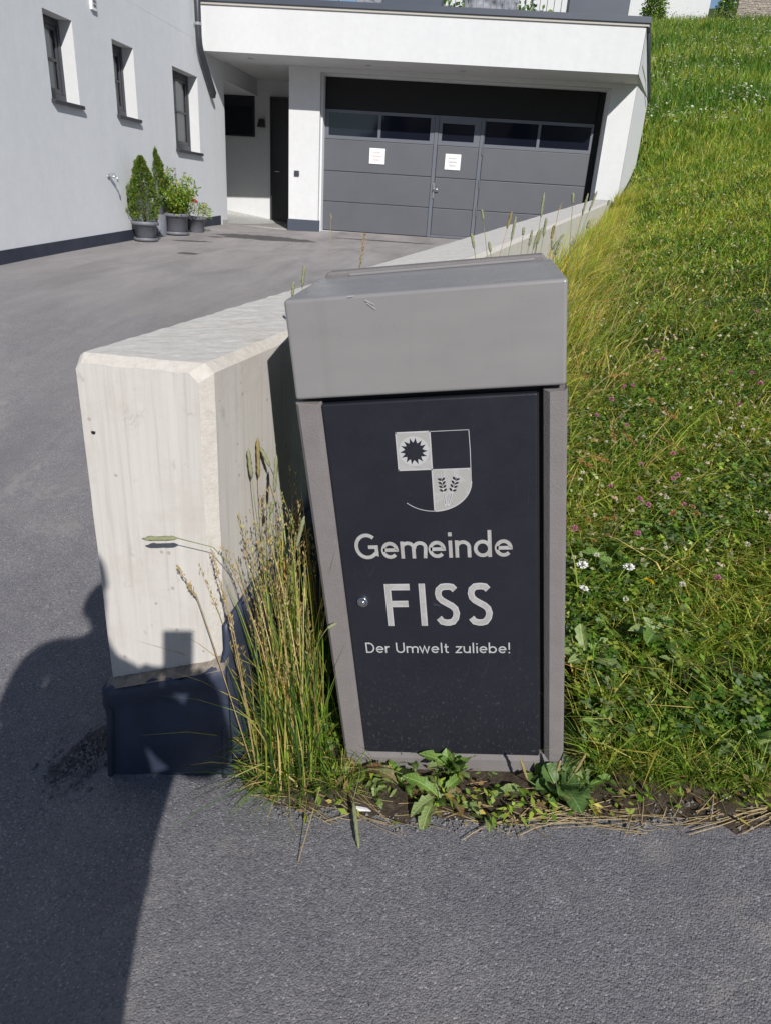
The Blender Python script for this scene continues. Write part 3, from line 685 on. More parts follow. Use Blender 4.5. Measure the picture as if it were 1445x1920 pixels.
# sectional garage door with a wicket door
gd = empty('garage_door', (0, 0, 0), house); GDL = (-0.7, 14.6, -0.6); gd.location = Vector(GDL) - house.location
ROW = [-0.598, -0.08, 0.449, 0.985, 1.47, 2.02]
GX0, GX1, W0, W1 = -3.20, 1.725, -1.085, -0.262
CD = 14.60
def gpanel(x0, x1, z0, z1, name='panel', mat=None, c=CD, th=0.03):
    mb = MB(); fslab(mb, x0, x1, c, c + th, z0, z1); return subp(GDL, gd, mb, name, mat or M_DOOR, 0.010)
g = 0.003
for k in (0, 1, 2):
    gpanel(GX0, W0 - 0.045, ROW[k] + g, ROW[k + 1] - g); gpanel(W0 + 0.03, W1 - 0.03, ROW[k] + g + (0.04 if k == 0 else 0), ROW[k + 1] - g); gpanel(W1 + 0.045, GX1, ROW[k] + g, ROW[k + 1] - g)
gpanel(GX0, GX1, ROW[4] + g, ROW[5], mat=M_BLACK)
def wrow(x0, x1, panes):
    z0, z1 = ROW[3] + g, ROW[4] - g; mb = MB(); cur = x0
    za, zb_ = panes[0][2], panes[0][3]
    fslab(mb, x0, x1, CD, CD + 0.03, z0, za); fslab(mb, x0, x1, CD, CD + 0.03, zb_, z1)
    for (a, b_, _, _) in panes:
        fslab(mb, cur, a, CD, CD + 0.03, za, zb_); cur = b_
    fslab(mb, cur, x1, CD, CD + 0.03, za, zb_)
    subp(GDL, gd, mb, 'window_rail', M_DFRAME)
    for (a, b_, _, _) in panes:
        q_ = MB(); fslab(q_, a + .001, b_ - .001, CD + 0.016, CD + 0.024, za + .001, zb_ - .001); subp(GDL, gd, q_, 'pane', M_GLASS)
zA, zB = 1.045, 1.415
def xw(px, py): return on_front(px, py, CD)[0]
wrow(GX0, W0 - 0.045, [(xw(617, 230), xw(709, 235), zA, zB), (xw(714, 240), xw(806, 245), zA, zB)])
wrow(W1 + 0.045, GX1, [(xw(908, 255), xw(1006, 260), zA, zB), (xw(1011, 262), xw(1104, 268), zA, zB)])
wrow(W0 + 0.03, W1 - 0.03, [(xw(828, 250), xw(888, 253), 1.06, 1.345)])
ff = MB()   # wicket frame
for (x0, x1, z0, z1) in ((W0 - 0.04, W0 + 0.025, -0.60, 1.465), (W1 - 0.025, W1 + 0.04, -0.60, 1.465), (W0 + 0.026, W1 - 0.026, -0.598, -0.555)):
    fslab(ff, x0, x1, CD - 0.012, CD + 0.028, z0, z1)
subp(GDL, gd, ff, 'wicket_frame', M_DFRAME, 0.003)
for z in (0.30, 0.86, -0.18):
    h_ = MB(); fslab(h_, W1 + 0.028, W1 + 0.048, CD - 0.03, CD - 0.013, z, z + 0.16); subp(GDL, gd, h_, 'hinge', M_DFRAME, 0.002)
ha = on_front(812, 357, CD)
h_ = MB(); fslab(h_, ha[0] - 0.016, ha[0] + 0.016, CD - 0.03, CD - 0.013, ha[2] - 0.14, ha[2] + 0.12); subp(GDL, gd, h_, 'handle_plate', M_STEEL, 0.004)
h_ = MB(); h_.tube([fp(ha[0], CD - 0.03, ha[2] + 0.02), fp(ha[0], CD - 0.075, ha[2] + 0.02), fp(ha[0] + 0.11, CD - 0.075, ha[2] + 0.02)], 0.011); subp(GDL, gd, h_, 'handle', M_STEEL, 0, True)
bk = MB(); fslab(bk, GX0 - 0.05, 1.9, CD + 0.04, CD + 0.06, -0.62, 2.05); subp(GDL, gd, bk, 'seal', M_BLACK)
sl = MB(); fslab(sl, GX0, W0 - 0.05, CD - 0.02, CD + 0.02, -0.625, -0.606); fslab(sl, W1 + 0.05, GX1, CD - 0.02, CD + 0.02, -0.625, -0.606); subp(GDL, gd, sl, 'threshold', M_GRAN)
jm = MB()
fslab(jm, -3.182, -3.150, 14.42, 14.9, -0.7, 2.0); fslab(jm, 1.85, 1.885, 14.42, 14.9, -0.7, 2.0); fslab(jm, -3.149, 1.849, 14.45, 14.9, 1.975, 1.999)
subp(GDL, gd, jm, 'jamb', M_GREYW)
# rain pipe at the wall corner
rp = MB(); rp.tube([(-4.87, 12.78, 4.2), (-4.87, 12.78, 2.22), (-4.87, 12.80, 2.10), (-4.87, 12.86, 2.0), (-4.87, 13.36, 1.50), (-4.90, 13.40, 1.46)], 0.05, 14)
rpo = rp.build('downpipe', M_WFRAME, house, True)
rc = MB(); rc.tube([(-4.87, 12.78, 2.36), (-4.87, 12.78, 2.40)], 0.056, 14); rc.box(-4.95, -4.90, 12.765, 12.795, 2.365, 2.395)
rc.build('bracket', M_STEEL, rpo)
rc = MB(); rc.tube([(-4.87, 12.78, 2.745), (-4.87, 12.78, 2.775)], 0.056, 14); rc.box(-4.95, -4.90, 12.765, 12.795, 2.75, 2.77)
rc.build('bracket', M_STEEL, rpo)
# garden tap
tp = on_x(203, 331, WX)
tap = empty('garden_tap', (WX, tp[1], tp[2])); tag(tap, 'small steel garden tap sticking out of the house wall', 'tap')
tm = MB(); tm.tube([(WX, tp[1], tp[2]), (WX + 0.11, tp[1], tp[2] + 0.005)], 0.012, 10); tm.tube([(WX, tp[1], tp[2]), (WX + 0.01, tp[1], tp[2])], 0.028, 12)
tm.tube([(WX + 0.10, tp[1], tp[2]), (WX + 0.125, tp[1], tp[2] - 0.01), (WX + 0.13, tp[1], tp[2] - 0.06)], 0.010, 10); tm.build('spout', M_STEEL, tap, True)
tm = MB(); tm.tube([(WX + 0.06, tp[1], tp[2]), (WX + 0.06, tp[1], tp[2] + 0.035)], 0.006, 8); tm.box(WX + 0.03, WX + 0.09, tp[1] - 0.009, tp[1] + 0.009, tp[2] + 0.03, tp[2] + 0.042); tm.build('lever', M_STEEL, tap)

# terrace things behind the coping
def terr(px, py, c=13.75): return on_front(px, py, c)
def planter(px0, px1, label, c=13.8, top=3.45):
    a = terr(px0, 20, c)[0]; b_ = terr(px1, 20, c)[0]
    mb = MB(); fslab(mb, a, b_, c, c + 0.5, 2.71, top); pb = mb.build('planter_box', M_TRIM, bevel=0.008)
    return tag(pb, label, 'planter', 'planters on the terrace')
planter(716, 826, 'dark blue-grey planter box above the left half of the garage door')
planter(1064, 1178, 'dark blue-grey planter box at the right end of the terrace')
planter(480, 560, 'dark blue-grey planter box above the white pier of the garage')
rl = empty('terrace_railing', fp(-2.2, 14.0, 2.7)); tag(rl, 'thin grey metal railing with upright bars along the terrace edge', 'railing')
for px0, px1 in ((560, 716), (826, 1064)):
    xa, xb = terr(px0, 15, 14.0)[0], terr(px1, 15, 14.0)[0]; n = int((xb - xa) / 0.11)
    for k in range(n + 1):
        x = xa + (xb - xa) * k / n; mb = MB(); mb.tube([fp(x, 14.0, 2.69), fp(x, 14.0, 3.6)], 0.028 if k == n // 2 else 0.007, 6); mb.build('post' if k == n // 2 else 'bar', M_STEEL, rl)
    mb = MB(); fslab(mb, xa, xb, 13.98, 14.02, 3.6, 3.65); mb.build('handrail', M_STEEL, rl)
def sofa(px0, px1, label):
    a = terr(px0, 10, 14.5)[0]; b_ = terr(px1, 10, 14.5)[0]
    mb = MB(); fslab(mb, a, b_, 14.5, 15.2, 2.71, 2.84); base_ = empty('outdoor_seat', fp(a, 14.5, 2.7)); tag(base_, label, 'seat', 'seats on the terrace')
    mb.build('seat_base', M_TRIM, base_); mb = MB(); fslab(mb, a + .02, b_ - .02, 14.48, 15.2, 2.845, 3.05); mb.build('cushion', M_CUSH, base_, bevel=0.04, seg=3)
    mb = MB(); fslab(mb, a + .02, b_ - .02, 15.0, 15.25, 3.055, 3.5); mb.build('backrest', M_CUSH, base_, bevel=0.04, seg=3)
sofa(863, 972, 'grey patterned seat cushion behind the railing in the middle of the terrace')
sofa(655, 712, 'grey patterned seat cushion behind the railing left of a planter')

# ================================================================== CONCRETE WALL
def build_wall():
    root = empty('concrete_wall', (-0.7, 1.43, -1.5))
    tag(root, 'pale concrete wall with chamfered edges running from the road up to the garage', 'wall')
    r2 = np.random.default_rng(3)
    th, ch = 0.309, 0.024
    st = np.r_[0.0, ch, np.arange(0.05, 1.6, 0.025), np.geomspace(1.62, 12.02, 60)]
    L = WB - WA; Ly = L[1]
    prof_n = 0; V = []; tags = []
    def section(s, k_):      # k_ = 1 at the chamfered end ring, 0 behind it
        zt = WA[2] + L[2] * s / Ly; xr = WA[0] + L[0] * s / Ly; y = WA[1] + s
        zb_ = -2.0; cl, cr_ = 0.012, 0.020
        il, ir, it = 0.008 * k_, 0.022 * k_, 0.018 * k_
        lx = xr - th + il; rx = xr - ir; zt = zt - it; nz = 34; pts = []
        for k in range(nz): pts.append((lx, zb_ + (zt - cl - zb_) * k / (nz - 1), 0))
        pts.append((lx + cl * 0.4, zt - cl * 0.4, 1)); pts.append((lx + cl, zt, 1))
        for k in range(1, 9): pts.append((lx + cl + (rx - cr_ - lx - cl) * k / 9, zt, 2))
        pts.append((rx - cr_, zt, 1)); pts.append((rx - cr_ * 0.5, zt - cr_ * 0.5, 1))
        for k in range(nz): pts.append((rx, zt - cr_ - (zt - cr_ - zb_) * k / (nz - 1), 0))
        return [(p[0], y, p[1], p[2]) for p in pts]
    S = [section(st[0], 1.0)] + [section(s, 0.0) for s in st[1:]]
    n = len(S[0]); A = np.array([[q[:3] for q in s] for s in S]); T = np.array([[q[3] for q in s] for s in S])
    jit = r2.normal(0, 1, A.shape)
    amp = np.where(T == 1, 0.0007, np.where(T == 2, 0.0007, 0.0))
    amp[1] = np.maximum(amp[1], 0.0005)
    amp[0] = 0.0004
    A = A + jit * amp[..., None] * np.array([1, 0.6, 1])
    k = len(S); vid = np.arange(k * n).reshape(k, n)
    q = np.stack([vid[:-1, :-1], vid[:-1, 1:], vid[1:, 1:], vid[1:, :-1]], -1).reshape(-1, 4)
    tq = np.stack([T[:-1, :-1], T[:-1, 1:], T[1:, 1:], T[1:, :-1]], -1).reshape(-1, 4)
    mid = (tq.max(1) >= 1).astype(int); mid[:(n - 1)] = 2
    flat_top = (tq.min(1) >= 1) & (np.arange(len(tq)) >= (n - 1)); edge_band = (tq.max(1) >= 1) & ~(tq.max(1) == 2) & (np.arange(len(tq)) >= (n - 1)); mid[edge_band] = 2
    o = fast_mesh('body', A.reshape(-1, 3), quads=q, mats=[M_CONC, M_CTOP, M_CSAND], parent=root, midx=mid, smooth=False)
    o.data.polygons.foreach_set('use_smooth', np.zeros(len(o.data.polygons), bool)); o.data.update()
    # end face
    cap = A[0]; cen = cap.mean(0); V2 = np.vstack([cap]); mb = MB(); mb.add(V2, [tuple(range(n - 1, -1, -1))]); mb.build('end_face', M_CONC, root)
    hc = on_y(176, 811, 1.43); hm = MB(); ring = [(hc[0] + 0.0052 * math.cos(t) * (1 + .2 * math.sin(3 * t)), hc[2] + 0.0052 * math.sin(t) * (1 + .25 * math.cos(2 * t))) for t in np.linspace(0, 2 * math.pi, 13)[:-1]]
    hm.add([(x, 1.4285, z) for x, z in ring], [tuple(range(12))]); hm.build('tie_hole', M_BLACK, root)
    return root
build_wall()
# dark membrane wrapped round the foot of the wall: front sheet with a turned fold, side sheet
wm = empty('foundation_membrane', (-0.72, 1.41, -1.5)); tag(wm, 'dark blue membrane wrapped round the foot of the concrete wall end', 'membrane')
def sheet(P, off, nu, nv, seed, amp, name):      # P: bl, br, tr, tl
    r2 = np.random.default_rng(seed); P = [np.array(p, float) for p in P]; off = np.array(off, float)
    u = np.linspace(0, 1, nu); v_ = np.linspace(0, 1, nv); V = []
    ph = r2.uniform(0, 6, 8)
    for j in v_:
        for i in u:
            p = P[0] * (1 - i) * (1 - j) + P[1] * i * (1 - j) + P[2] * i * j + P[3] * (1 - i) * j
            w_ = amp * (math.sin(9 * i + ph[0]) * math.sin(5 * j + ph[1]) + 0.6 * math.sin(23 * i + ph[2] + 4 * j)) + (0.010 if j > 0.80 else 0) * math.sin(min(1, (j - 0.80) / 0.05) * 1.57)
            q_ = p + off / np.linalg.norm(off) * w_
            if j == 1: q_[2] += 0.006 * math.sin(14 * i + ph[3]) + 0.004 * math.sin(37 * i)
            V.append(q_)
    n_ = len(V); V = V + [p - off for p in V]; F = []
    for b_ in range(nv - 1):
        for a in range(nu - 1):
            i0 = b_ * nu + a; F.append((i0, i0 + 1, i0 + nu + 1, i0 + nu)); F.append((n_ + i0 + nu, n_ + i0 + nu + 1, n_ + i0 + 1, n_ + i0))
    for a in range(nu - 1):
        t = (nv - 1) * nu + a; F.append((t, t + 1, n_ + t + 1, n_ + t)); F.append((a + 1, a, n_ + a, n_ + a + 1))
    for b_ in range(nv - 1):
        i0 = b_ * nu; F.append((i0, i0 + nu, n_ + i0 + nu, n_ + i0)); i1 = i0 + nu - 1; F.append((i1 + nu, i1, n_ + i1, n_ + i1 + nu))
    mb = MB(); mb.add(V, F); return mb.build(name, M_MEMBRANE, wm, True)
yF = 1.412
bl, br_, tl, tr = on_y(207, 1449, yF), on_y(436, 1443, yF), on_y(202, 1289, yF), on_y(424, 1252, yF)
bl[2] -= 0.03; br_[2] -= 0.03
sheet([bl, br_, tr, tl], (0, -0.014, 0), 26, 14, 5, 0.0025, 'front_sheet')
xr = float(wall_right_x(1.42)) + 0.02
sheet([(xr, 1.40, br_[2]), (xr + 0.16, 2.05, -1.45), (xr + 0.155, 2.05, -0.80), (xr - 0.005, 1.425, -0.99)], (0.012, 0, 0), 20, 14, 9, 0.003, 'side_sheet')
sheet([(bl[0] - 0.004, 1.9, -1.7), (bl[0] - 0.002, 1.402, bl[2]), (tl[0] - 0.002, 1.402, tl[2]), (tl[0] - 0.004, 1.9, tl[2] + 0.05)], (-0.012, 0, 0), 8, 14, 11, 0.002, 'left_sheet')
# crust of mortar along the top of the membrane
mc = MB(); nn = 30
r2 = np.random.default_rng(21)
for k in range(nn):
    t0, t1 = k / nn, (k + 1) / nn; a = tl + (tr - tl) * t0; c = tl + (tr - tl) * t1
    h1, h2 = 0.010 + 0.006 * r2.random(), 0.010
    mc.hexa([(a[0], 1.40, a[2]), (c[0], 1.40, c[2]), (c[0], 1.44, c[2]), (a[0], 1.44, a[2]), (a[0], 1.415, a[2] + h1), (c[0], 1.415, c[2] + h2), (c[0], 1.44, c[2] + 0.022), (a[0], 1.44, a[2] + 0.022)])
mc.build('mortar_crust', plain('mortar_brown', (0.24, 0.205, 0.17), 0.95, 0, 0.35, 40, 0.6, 150, 0.004), wm)

# ================================================================== LITTER BIN
litter = empty('litter_bin'); litter.matrix_world = Matrix(((BA[0], 0, BU[0], BO[0]), (BA[1], 1, BU[1], BO[1]), (BA[2], 0, BU[2], BO[2]), (0, 0, 0, 1)))
tag(litter, 'leaning grey litter bin with dark door, municipal crest and silver lettering', 'litter bin')
def bpart(mb, name, mats, bevel=0.0, seg=2, smooth=False, parent=None):
    o = link_mesh(name, mb.mesh(name), mats, None, smooth); o.parent = parent or litter
    if bevel:
        m_ = o.modifiers.new('bevel', 'BEVEL'); m_.width = bevel; m_.segments = seg; m_.limit_method = 'ANGLE'; m_.angle_limit = math.radians(35)
    return o
def bframe(mb, x0, x1, z0, z1, yf, yb, ch=0.009):   # chamfered bar, front at yf
    a = [(x0, z0), (x1, z0), (x1, z1), (x0, z1)]; b_ = [(x0 + ch, z0 + ch), (x1 - ch, z0 + ch), (x1 - ch, z1 - ch), (x0 + ch, z1 - ch)]
    V = [(x, yb, z) for x, z in a] + [(x, yf + ch, z) for x, z in a] + [(x, yf, z) for x, z in b_]
    F = [(3, 2, 1, 0)[::-1]] + [(i, 4 + i, 4 + (i + 1) % 4, (i + 1) % 4)[::-1] for i in range(4)] + [(4 + i, 8 + i, 8 + (i + 1) % 4, 4 + (i + 1) % 4)[::-1] for i in range(4)] + [(8, 9, 10, 11)]
    mb.add(V, F)
BD = 0.37
# front frame as one mitred U profile: outer / chamfer / face / chamfer / inner
def u_frame(xl, xr_, zb_, zt, wl, wr, wb, yf, yb, ch, cc):
    # stations along the U: left-top, left-bottom corner, right-bottom corner, right-top ; offsets 0..w
    rings = []
    def loop(off_l, off_r, off_b, cut, top):
        return [(xl + off_l, top), (xl + off_l, zb_ + off_b + cut), (xl + off_l + cut, zb_ + off_b), (xr_ - off_r - cut * 1.0, zb_ + off_b), (xr_ - off_r, zb_ + off_b + cut), (xr_ - off_r, top)]
    specs = [(0, 0, 0, cc, zt, yb), (0, 0, 0, cc, zt - ch * .3, yf + ch * .7), (ch * .7, ch * .7, ch * .4, cc, zt - ch * 0.8, yf),
             (wl - ch, wr - ch * 1.4, wb - ch * 1.2, 0.0005, zt - ch * 0.8, yf), (wl, wr - 0.002, wb, 0.0005, zt - ch * 0.5, yf + ch * 1.3), (wl, wr, wb + 0.001, 0.0005, zt, yb)]
    mb = MB(); V = []
    for (a, b_, c, cut, top, y) in specs: V += [(x, y, z) for x, z in loop(a, b_, c, cut, top)]
    n = 6; F = []
    for i in range(len(specs)):
        i2 = (i + 1) % len(specs)
        for j in range(n - 1): F.append((i * n + j, i * n + j + 1, i2 * n + j + 1, i2 * n + j))
    k = len(specs)
    F.append(tuple(i * n for i in range(k))); F.append(tuple(i * n + n - 1 for i in range(k))[::-1])
    mb.add(V, F); return mb
bpart(u_frame(-0.292, 0.281, -0.008, 1.026, 0.056, 0.050, 0.068, 0.0, 0.05, 0.010, 0.016), 'front_frame', M_FRAME, 0.0015, 2)
# rear frame plate, a little taller than the hood
rp_ = MB(); o_ = [(-0.292, 0.0), (0.281, 0.0), (0.281, 1.225), (0.258, 1.262), (-0.268, 1.262), (-0.292, 1.225)]
rp_.prism([(x, BD - 0.012, z) for x, z in o_], (0, 0.055, 0)); bpart(rp_, 'rear_frame', M_FRAME, 0.006, 2)
bb = MB(); bb.box(-0.262, 0.252, 0.03, BD - 0.013, 0.02, 1.03); bpart(bb, 'body', M_PANEL)
# door, standing a few millimetres proud, hinge gap on the right
dr = MB(); dr.box(-0.236, 0.2205, 0.004, 0.029, 0.061, 1.0165); door = bpart(dr, 'door', M_PANEL, 0.0045, 3)
gpx = MB(); gpx.box(0.2215, 0.2305, 0.0285, 0.034, 0.062, 1.02); bpart(gpx, 'hinge_gap', M_BLACK)
# hood: folded sheet metal
hd = MB(); hz0, hz1 = 1.031, 1.238
hd.hexa([(-0.2875, -0.006, hz0), (0.2775, -0.006, hz0), (0.2775, BD - 0.014, hz0), (-0.2875, BD - 0.014, hz0), (-0.2855, -0.002, hz1), (0.2785, -0.002, hz1), (0.2785, BD - 0.014, hz1 + 0.012), (-0.2855, BD - 0.014, hz1 + 0.012)])
hood = bpart(hd, 'hood', M_HOOD, 0.007, 4)
nt_ = MB(); nt_.box(-0.21, 0.235, BD - 0.03, BD - 0.014, 1.2495, 1.256); bpart(nt_, 'top_lip', M_HOOD, 0.002)
# scratches of bare metal on the hood edge and frame
sc_ = MB()
for (x, z, dx, dz) in ((-0.116, 1.226, 0.018, -0.010), (-0.112, 1.220, 0.016, -0.013), (-0.150, 1.235, 0.012, 0.001), (-0.232, 1.060, 0.003, -0.02)):
    sc_ = MB(); sc_.quad((x, -0.0068, z), (x + dx, -0.0068, z + dz), (x + dx, -0.0068, z + dz + 0.0012), (x, -0.0068, z + 0.0016))
    bpart(sc_, 'scratch', M_STICK_EDGE, parent=hood)
# lock
lk = MB()
def ylathe(mb, c, prof, n=20):
    V = []; k = len(prof)
    for r, y in prof:
        for j in range(n):
            th = 2 * math.pi * j / n; V.append((c[0] + r * math.cos(th), y, c[1] + r * math.sin(th)))
    F = [(i * n + j, i * n + (j + 1) % n, (i + 1) * n + (j + 1) % n, (i + 1) * n + j)[::-1] for i in range(k - 1) for j in range(n)]
    mb.add(V, F)
ylathe(lk, (-0.194, 0.527), [(0.0135, 0.004), (0.0135, -0.001), (0.0125, -0.003), (0.0095, -0.0035), (0.009, -0.001), (0.0085, -0.001), (0.008, -0.0065), (0.006, -0.008), (0.0, -0.0082)])
bpart(lk, 'lock', M_CHROME, smooth=True, parent=door)

# --- lettering from strokes
def arc(cx, cy, rx, ry, a0, a1, n=18):
    return [(cx + rx * math.cos(math.radians(a0 + (a1 - a0) * k / n)), cy + ry * math.sin(math.radians(a0 + (a1 - a0) * k / n))) for k in range(n + 1)]
XH = 0.66
def glyphs(w):
    h = w / 2; r = XH / 2 - h; c = XH / 2
    S_ = arc(0.30, 0.745, 0.225, 0.255 - h, 35, 180, 14) + arc(0.30, 0.745, 0.225, 0.255 - h, 180, 262, 8)[1:] + arc(0.30, 0.255 + .0, 0.245, 0.275 - h, 82, -60, 16) + arc(0.30, 0.255, 0.245, 0.275 - h, -60, -140, 8)[1:]
    S_ = [(0.50, 0.845), (0.44, 0.91), (0.36, 1 - h), (0.29, 1 - h), (0.20, 0.915), (0.125, 0.85), (0.105, 0.76), (0.125, 0.67), (0.19, 0.60), (0.30, 0.535), (0.41, 0.475), (0.485, 0.405), (0.515, 0.30), (0.49, 0.19), (0.42, 0.10), (0.33, h), (0.26, h), (0.16, 0.10), (0.09, 0.19)]
    return {
        'G': (0.94, [arc(0.47, 0.5, 0.47 - h, 0.5 - h, 48, 318, 26) + [(0.83, 0.19), (0.83, 0.47), (0.52, 0.47)]]),
        'e': (0.66, [[(0.07, c + .01), (0.58, c + .01)] + arc(0.325, c, 0.325 - h, c - h, 12, 318, 22)]),
        'm': (0.98, [[(h, 0), (h, XH)], [(h, XH - .26)] + arc(0.28, XH - .24, 0.28 - h, 0.24 - h, 180, 0, 12) + [(0.56 - h, 0)], [(0.56 - h, XH - .26)] + arc(0.77 - h / 2, XH - .24, 0.28 - h, 0.24 - h, 180, 0, 12) + [(1.05 - 2 * h, 0)]]),
        'n': (0.62, [[(h, 0), (h, XH)], [(h, XH - .29)] + arc(0.295, XH - .27, 0.295 - h, 0.27 - h, 180, 0, 14) + [(0.59 - h, 0)]]),
        'h': (0.62, [[(h, 0), (h, 1)], [(h, XH - .29)] + arc(0.295, XH - .27, 0.295 - h, 0.27 - h, 180, 0, 14) + [(0.59 - h, 0)]]),
        'u': (0.62, [[(h, XH), (h, 0.27)] + arc(0.295, 0.27, 0.295 - h, 0.27 - h, 180, 360, 14)[1:] + [(0.59 - h, XH)], [(0.59 - h, XH), (0.59 - h, 0)]]),
        'i': (0.20, [[(0.1, 0), (0.1, XH)], [(0.1, 0.82), (0.1, 0.82 + w * 1.1)]]),
        'l': (0.20, [[(0.1, 0), (0.1, 1)]]),
        'I': (0.24, [[(0.12, 0), (0.12, 1)]]),
        '!': (0.22, [[(0.11, 0.32), (0.11, 1)], [(0.11, 0), (0.11, w * 1.1)]]),
        'd': (0.70, [arc(0.33, c, 0.33 - h, c - h, 0, 360, 26), [(0.66 - h, 0), (0.66 - h, 1.02)]]),
        'b': (0.70, [arc(0.33, c, 0.33 - h, c - h, 0, 360, 26), [(h, 0), (h, 1.02)]]),
        'a': (0.68, [arc(0.32, c, 0.32 - h, c - h, 0, 360, 26), [(0.64 - h, 0), (0.64 - h, XH)]]),
        'F': (0.62, [[(h, 0), (h, 1)], [(h, 1 - h), (0.60, 1 - h)], [(h, 0.53), (0.54, 0.53)]]),
        'S': (0.62, [S_]),
        's': (0.48, [[(x * 0.75, y * XH) for x, y in S_]]),
        'D': (0.78, [[(h, 0), (h, 1)], [(h, 1 - h), (0.3, 1 - h)] + arc(0.3, 0.5, 0.44 - h, 0.5 - h, 90, -90, 18) + [(h, h)]]),
        'r': (0.38, [[(h, 0), (h, XH)], [(h, XH - .29), (h + .05, XH - .15), (0.2, XH - h - .01), (0.36, XH - h)]]),
        'U': (0.78, [[(h, 1), (h, 0.36)] + arc(0.37, 0.36, 0.37 - h, 0.36 - h, 180, 360, 18)[1:] + [(0.74 - h, 1)]]),
        'w': (0.92, [[(0.04, XH), (0.25, h * .6), (0.45, XH), (0.65, h * .6), (0.86, XH)]]),
        't': (0.42, [[(0.17, 0.88), (0.17, 0.20), (0.2, 0.10), (0.27, h), (0.38, h + .01)], [(0.02, XH - h), (0.38, XH - h)]]),
        'f': (0.42, [[(0.17, 0), (0.17, 0.80), (0.2, 0.9), (0.27, 1 - h), (0.38, 1 - h)], [(0.02, XH - h), (0.38, XH - h)]]),
        'z': (0.56, [[(0.03, XH - h), (0.50, XH - h), (0.05, h), (0.53, h)]]),
        'k': (0.58, [[(h, 0), (h, 1)], [(0.50, XH), (h, 0.27)], [(0.2, 0.36), (0.53, 0)]]),
        'A': (0.84, [[(0.05, 0), (0.40, 1 - h * .5), (0.75, 0)], [(0.17, 0.30), (0.63, 0.30)]]),
        ' ': (0.34, [])}
def ribbon(mb, pts, w, put, mi=0):
    p = np.array(pts, float); closed = np.allclose(p[0], p[-1]) and len(p) > 3
    n = len(p); Lf, Rt = [], []
    for i in range(n):
        a = p[i] - p[i - 1] if i else (p[-1] - p[-2] if closed else p[1] - p[0])
        b_ = p[i + 1] - p[i] if i < n - 1 else (p[1] - p[0] if closed else p[-1] - p[-2])
        a = a / (np.linalg.norm(a) + 1e-9); b_ = b_ / (np.linalg.norm(b_) + 1e-9)
        na, nb = np.array([-a[1], a[0]]), np.array([-b_[1], b_[0]]); m_ = na + nb; m_ /= np.linalg.norm(m_) + 1e-9
        s_ = min(2.2, 1.0 / max(0.3, float(m_ @ na)))
        Lf.append(p[i] + m_ * w / 2 * s_); Rt.append(p[i] - m_ * w / 2 * s_)
    V = [put(q) for q in Lf] + [put(q) for q in Rt]
    mb.add(V, [(i, n + i, n + i + 1, i + 1) for i in range(n - 1)], mi)
def text_line(txt, x0, x1, zbase, cap, w, gap, put3, mb, inset=0.0):
    G = glyphs(w); adv = 0; lay = []
    for c in txt:
        lay.append(adv); adv += G[c][0] + gap
    tot = adv - gap; sx = (x1 - x0) / tot
    for c, a in zip(txt, lay):
        for k, st in enumerate(G[c][1]):
            ribbon(mb, st, w, lambda q, k=k: put3(x0 + (a + q[0]) * sx, zbase + q[1] * cap, 0.00012 * k), 0)
            if inset:
                ribbon(mb, st, w * inset, lambda q, k=k: put3(x0 + (a + q[0]) * sx, zbase + q[1] * cap, 0.0005 + 0.00012 * k), 1)
def on_door(x, z, lift): return (x, 0.0033 - lift, z)
for (txt, x0, x1, z, cap, w, gap, ins, nm) in (('Gemeinde', -0.1985, 0.164, 0.641, 0.0665, 0.136, 0.07, 0.0, 'lettering'), ('FISS', -0.139, 0.117, 0.4575, 0.1165, 0.150, 0.15, 0.62, 'lettering'), ('Der Umwelt zuliebe!', -0.2005, 0.1535, 0.379, 0.0300, 0.116, 0.10, 0.0, 'lettering')):
    mb = MB(); text_line(txt, x0, x1, z, cap, w, gap, on_door, mb, ins)
    bpart(mb, nm, [M_STICK if (not ins and cap > .05) else M_STICK_EDGE, M_STICK], parent=door)
# crest: quartered shield
SX0, SXM, SX1, SZ1, SZM, SZ0 = -0.0805, -0.0065, 0.0775, 0.946, 0.8585, 0.759
cr = MB()
def cp(x, z, l): return (x, 0.0033 - l, z)
cr.add([cp(SX0, SZ1, 0), cp(SX0, SZM, 0), cp(SXM, SZM, 0), cp(SXM, SZ1, 0)], [(0, 1, 2, 3)])
bot = [(SX1 * 1.0 - 0.0, SZM)] + [(SXM + (SX1 - SXM) * math.cos(t), 0.828 - (0.828 - SZ0) * math.sin(t)) for t in np.linspace(0, math.pi / 2, 16)]
loop_ = [(SXM, SZM)] + [(SXM, SZ0)] + bot[::-1]
cr.add([cp(x, z, 0) for x, z in loop_], [tuple(range(len(loop_)))])
bpart(cr, 'crest_field', M_STICK, parent=door)
ol = MB()
outl = [(SX0, SZM), (SX0, SZ1), (SX1, SZ1), (SX1, SZM)]
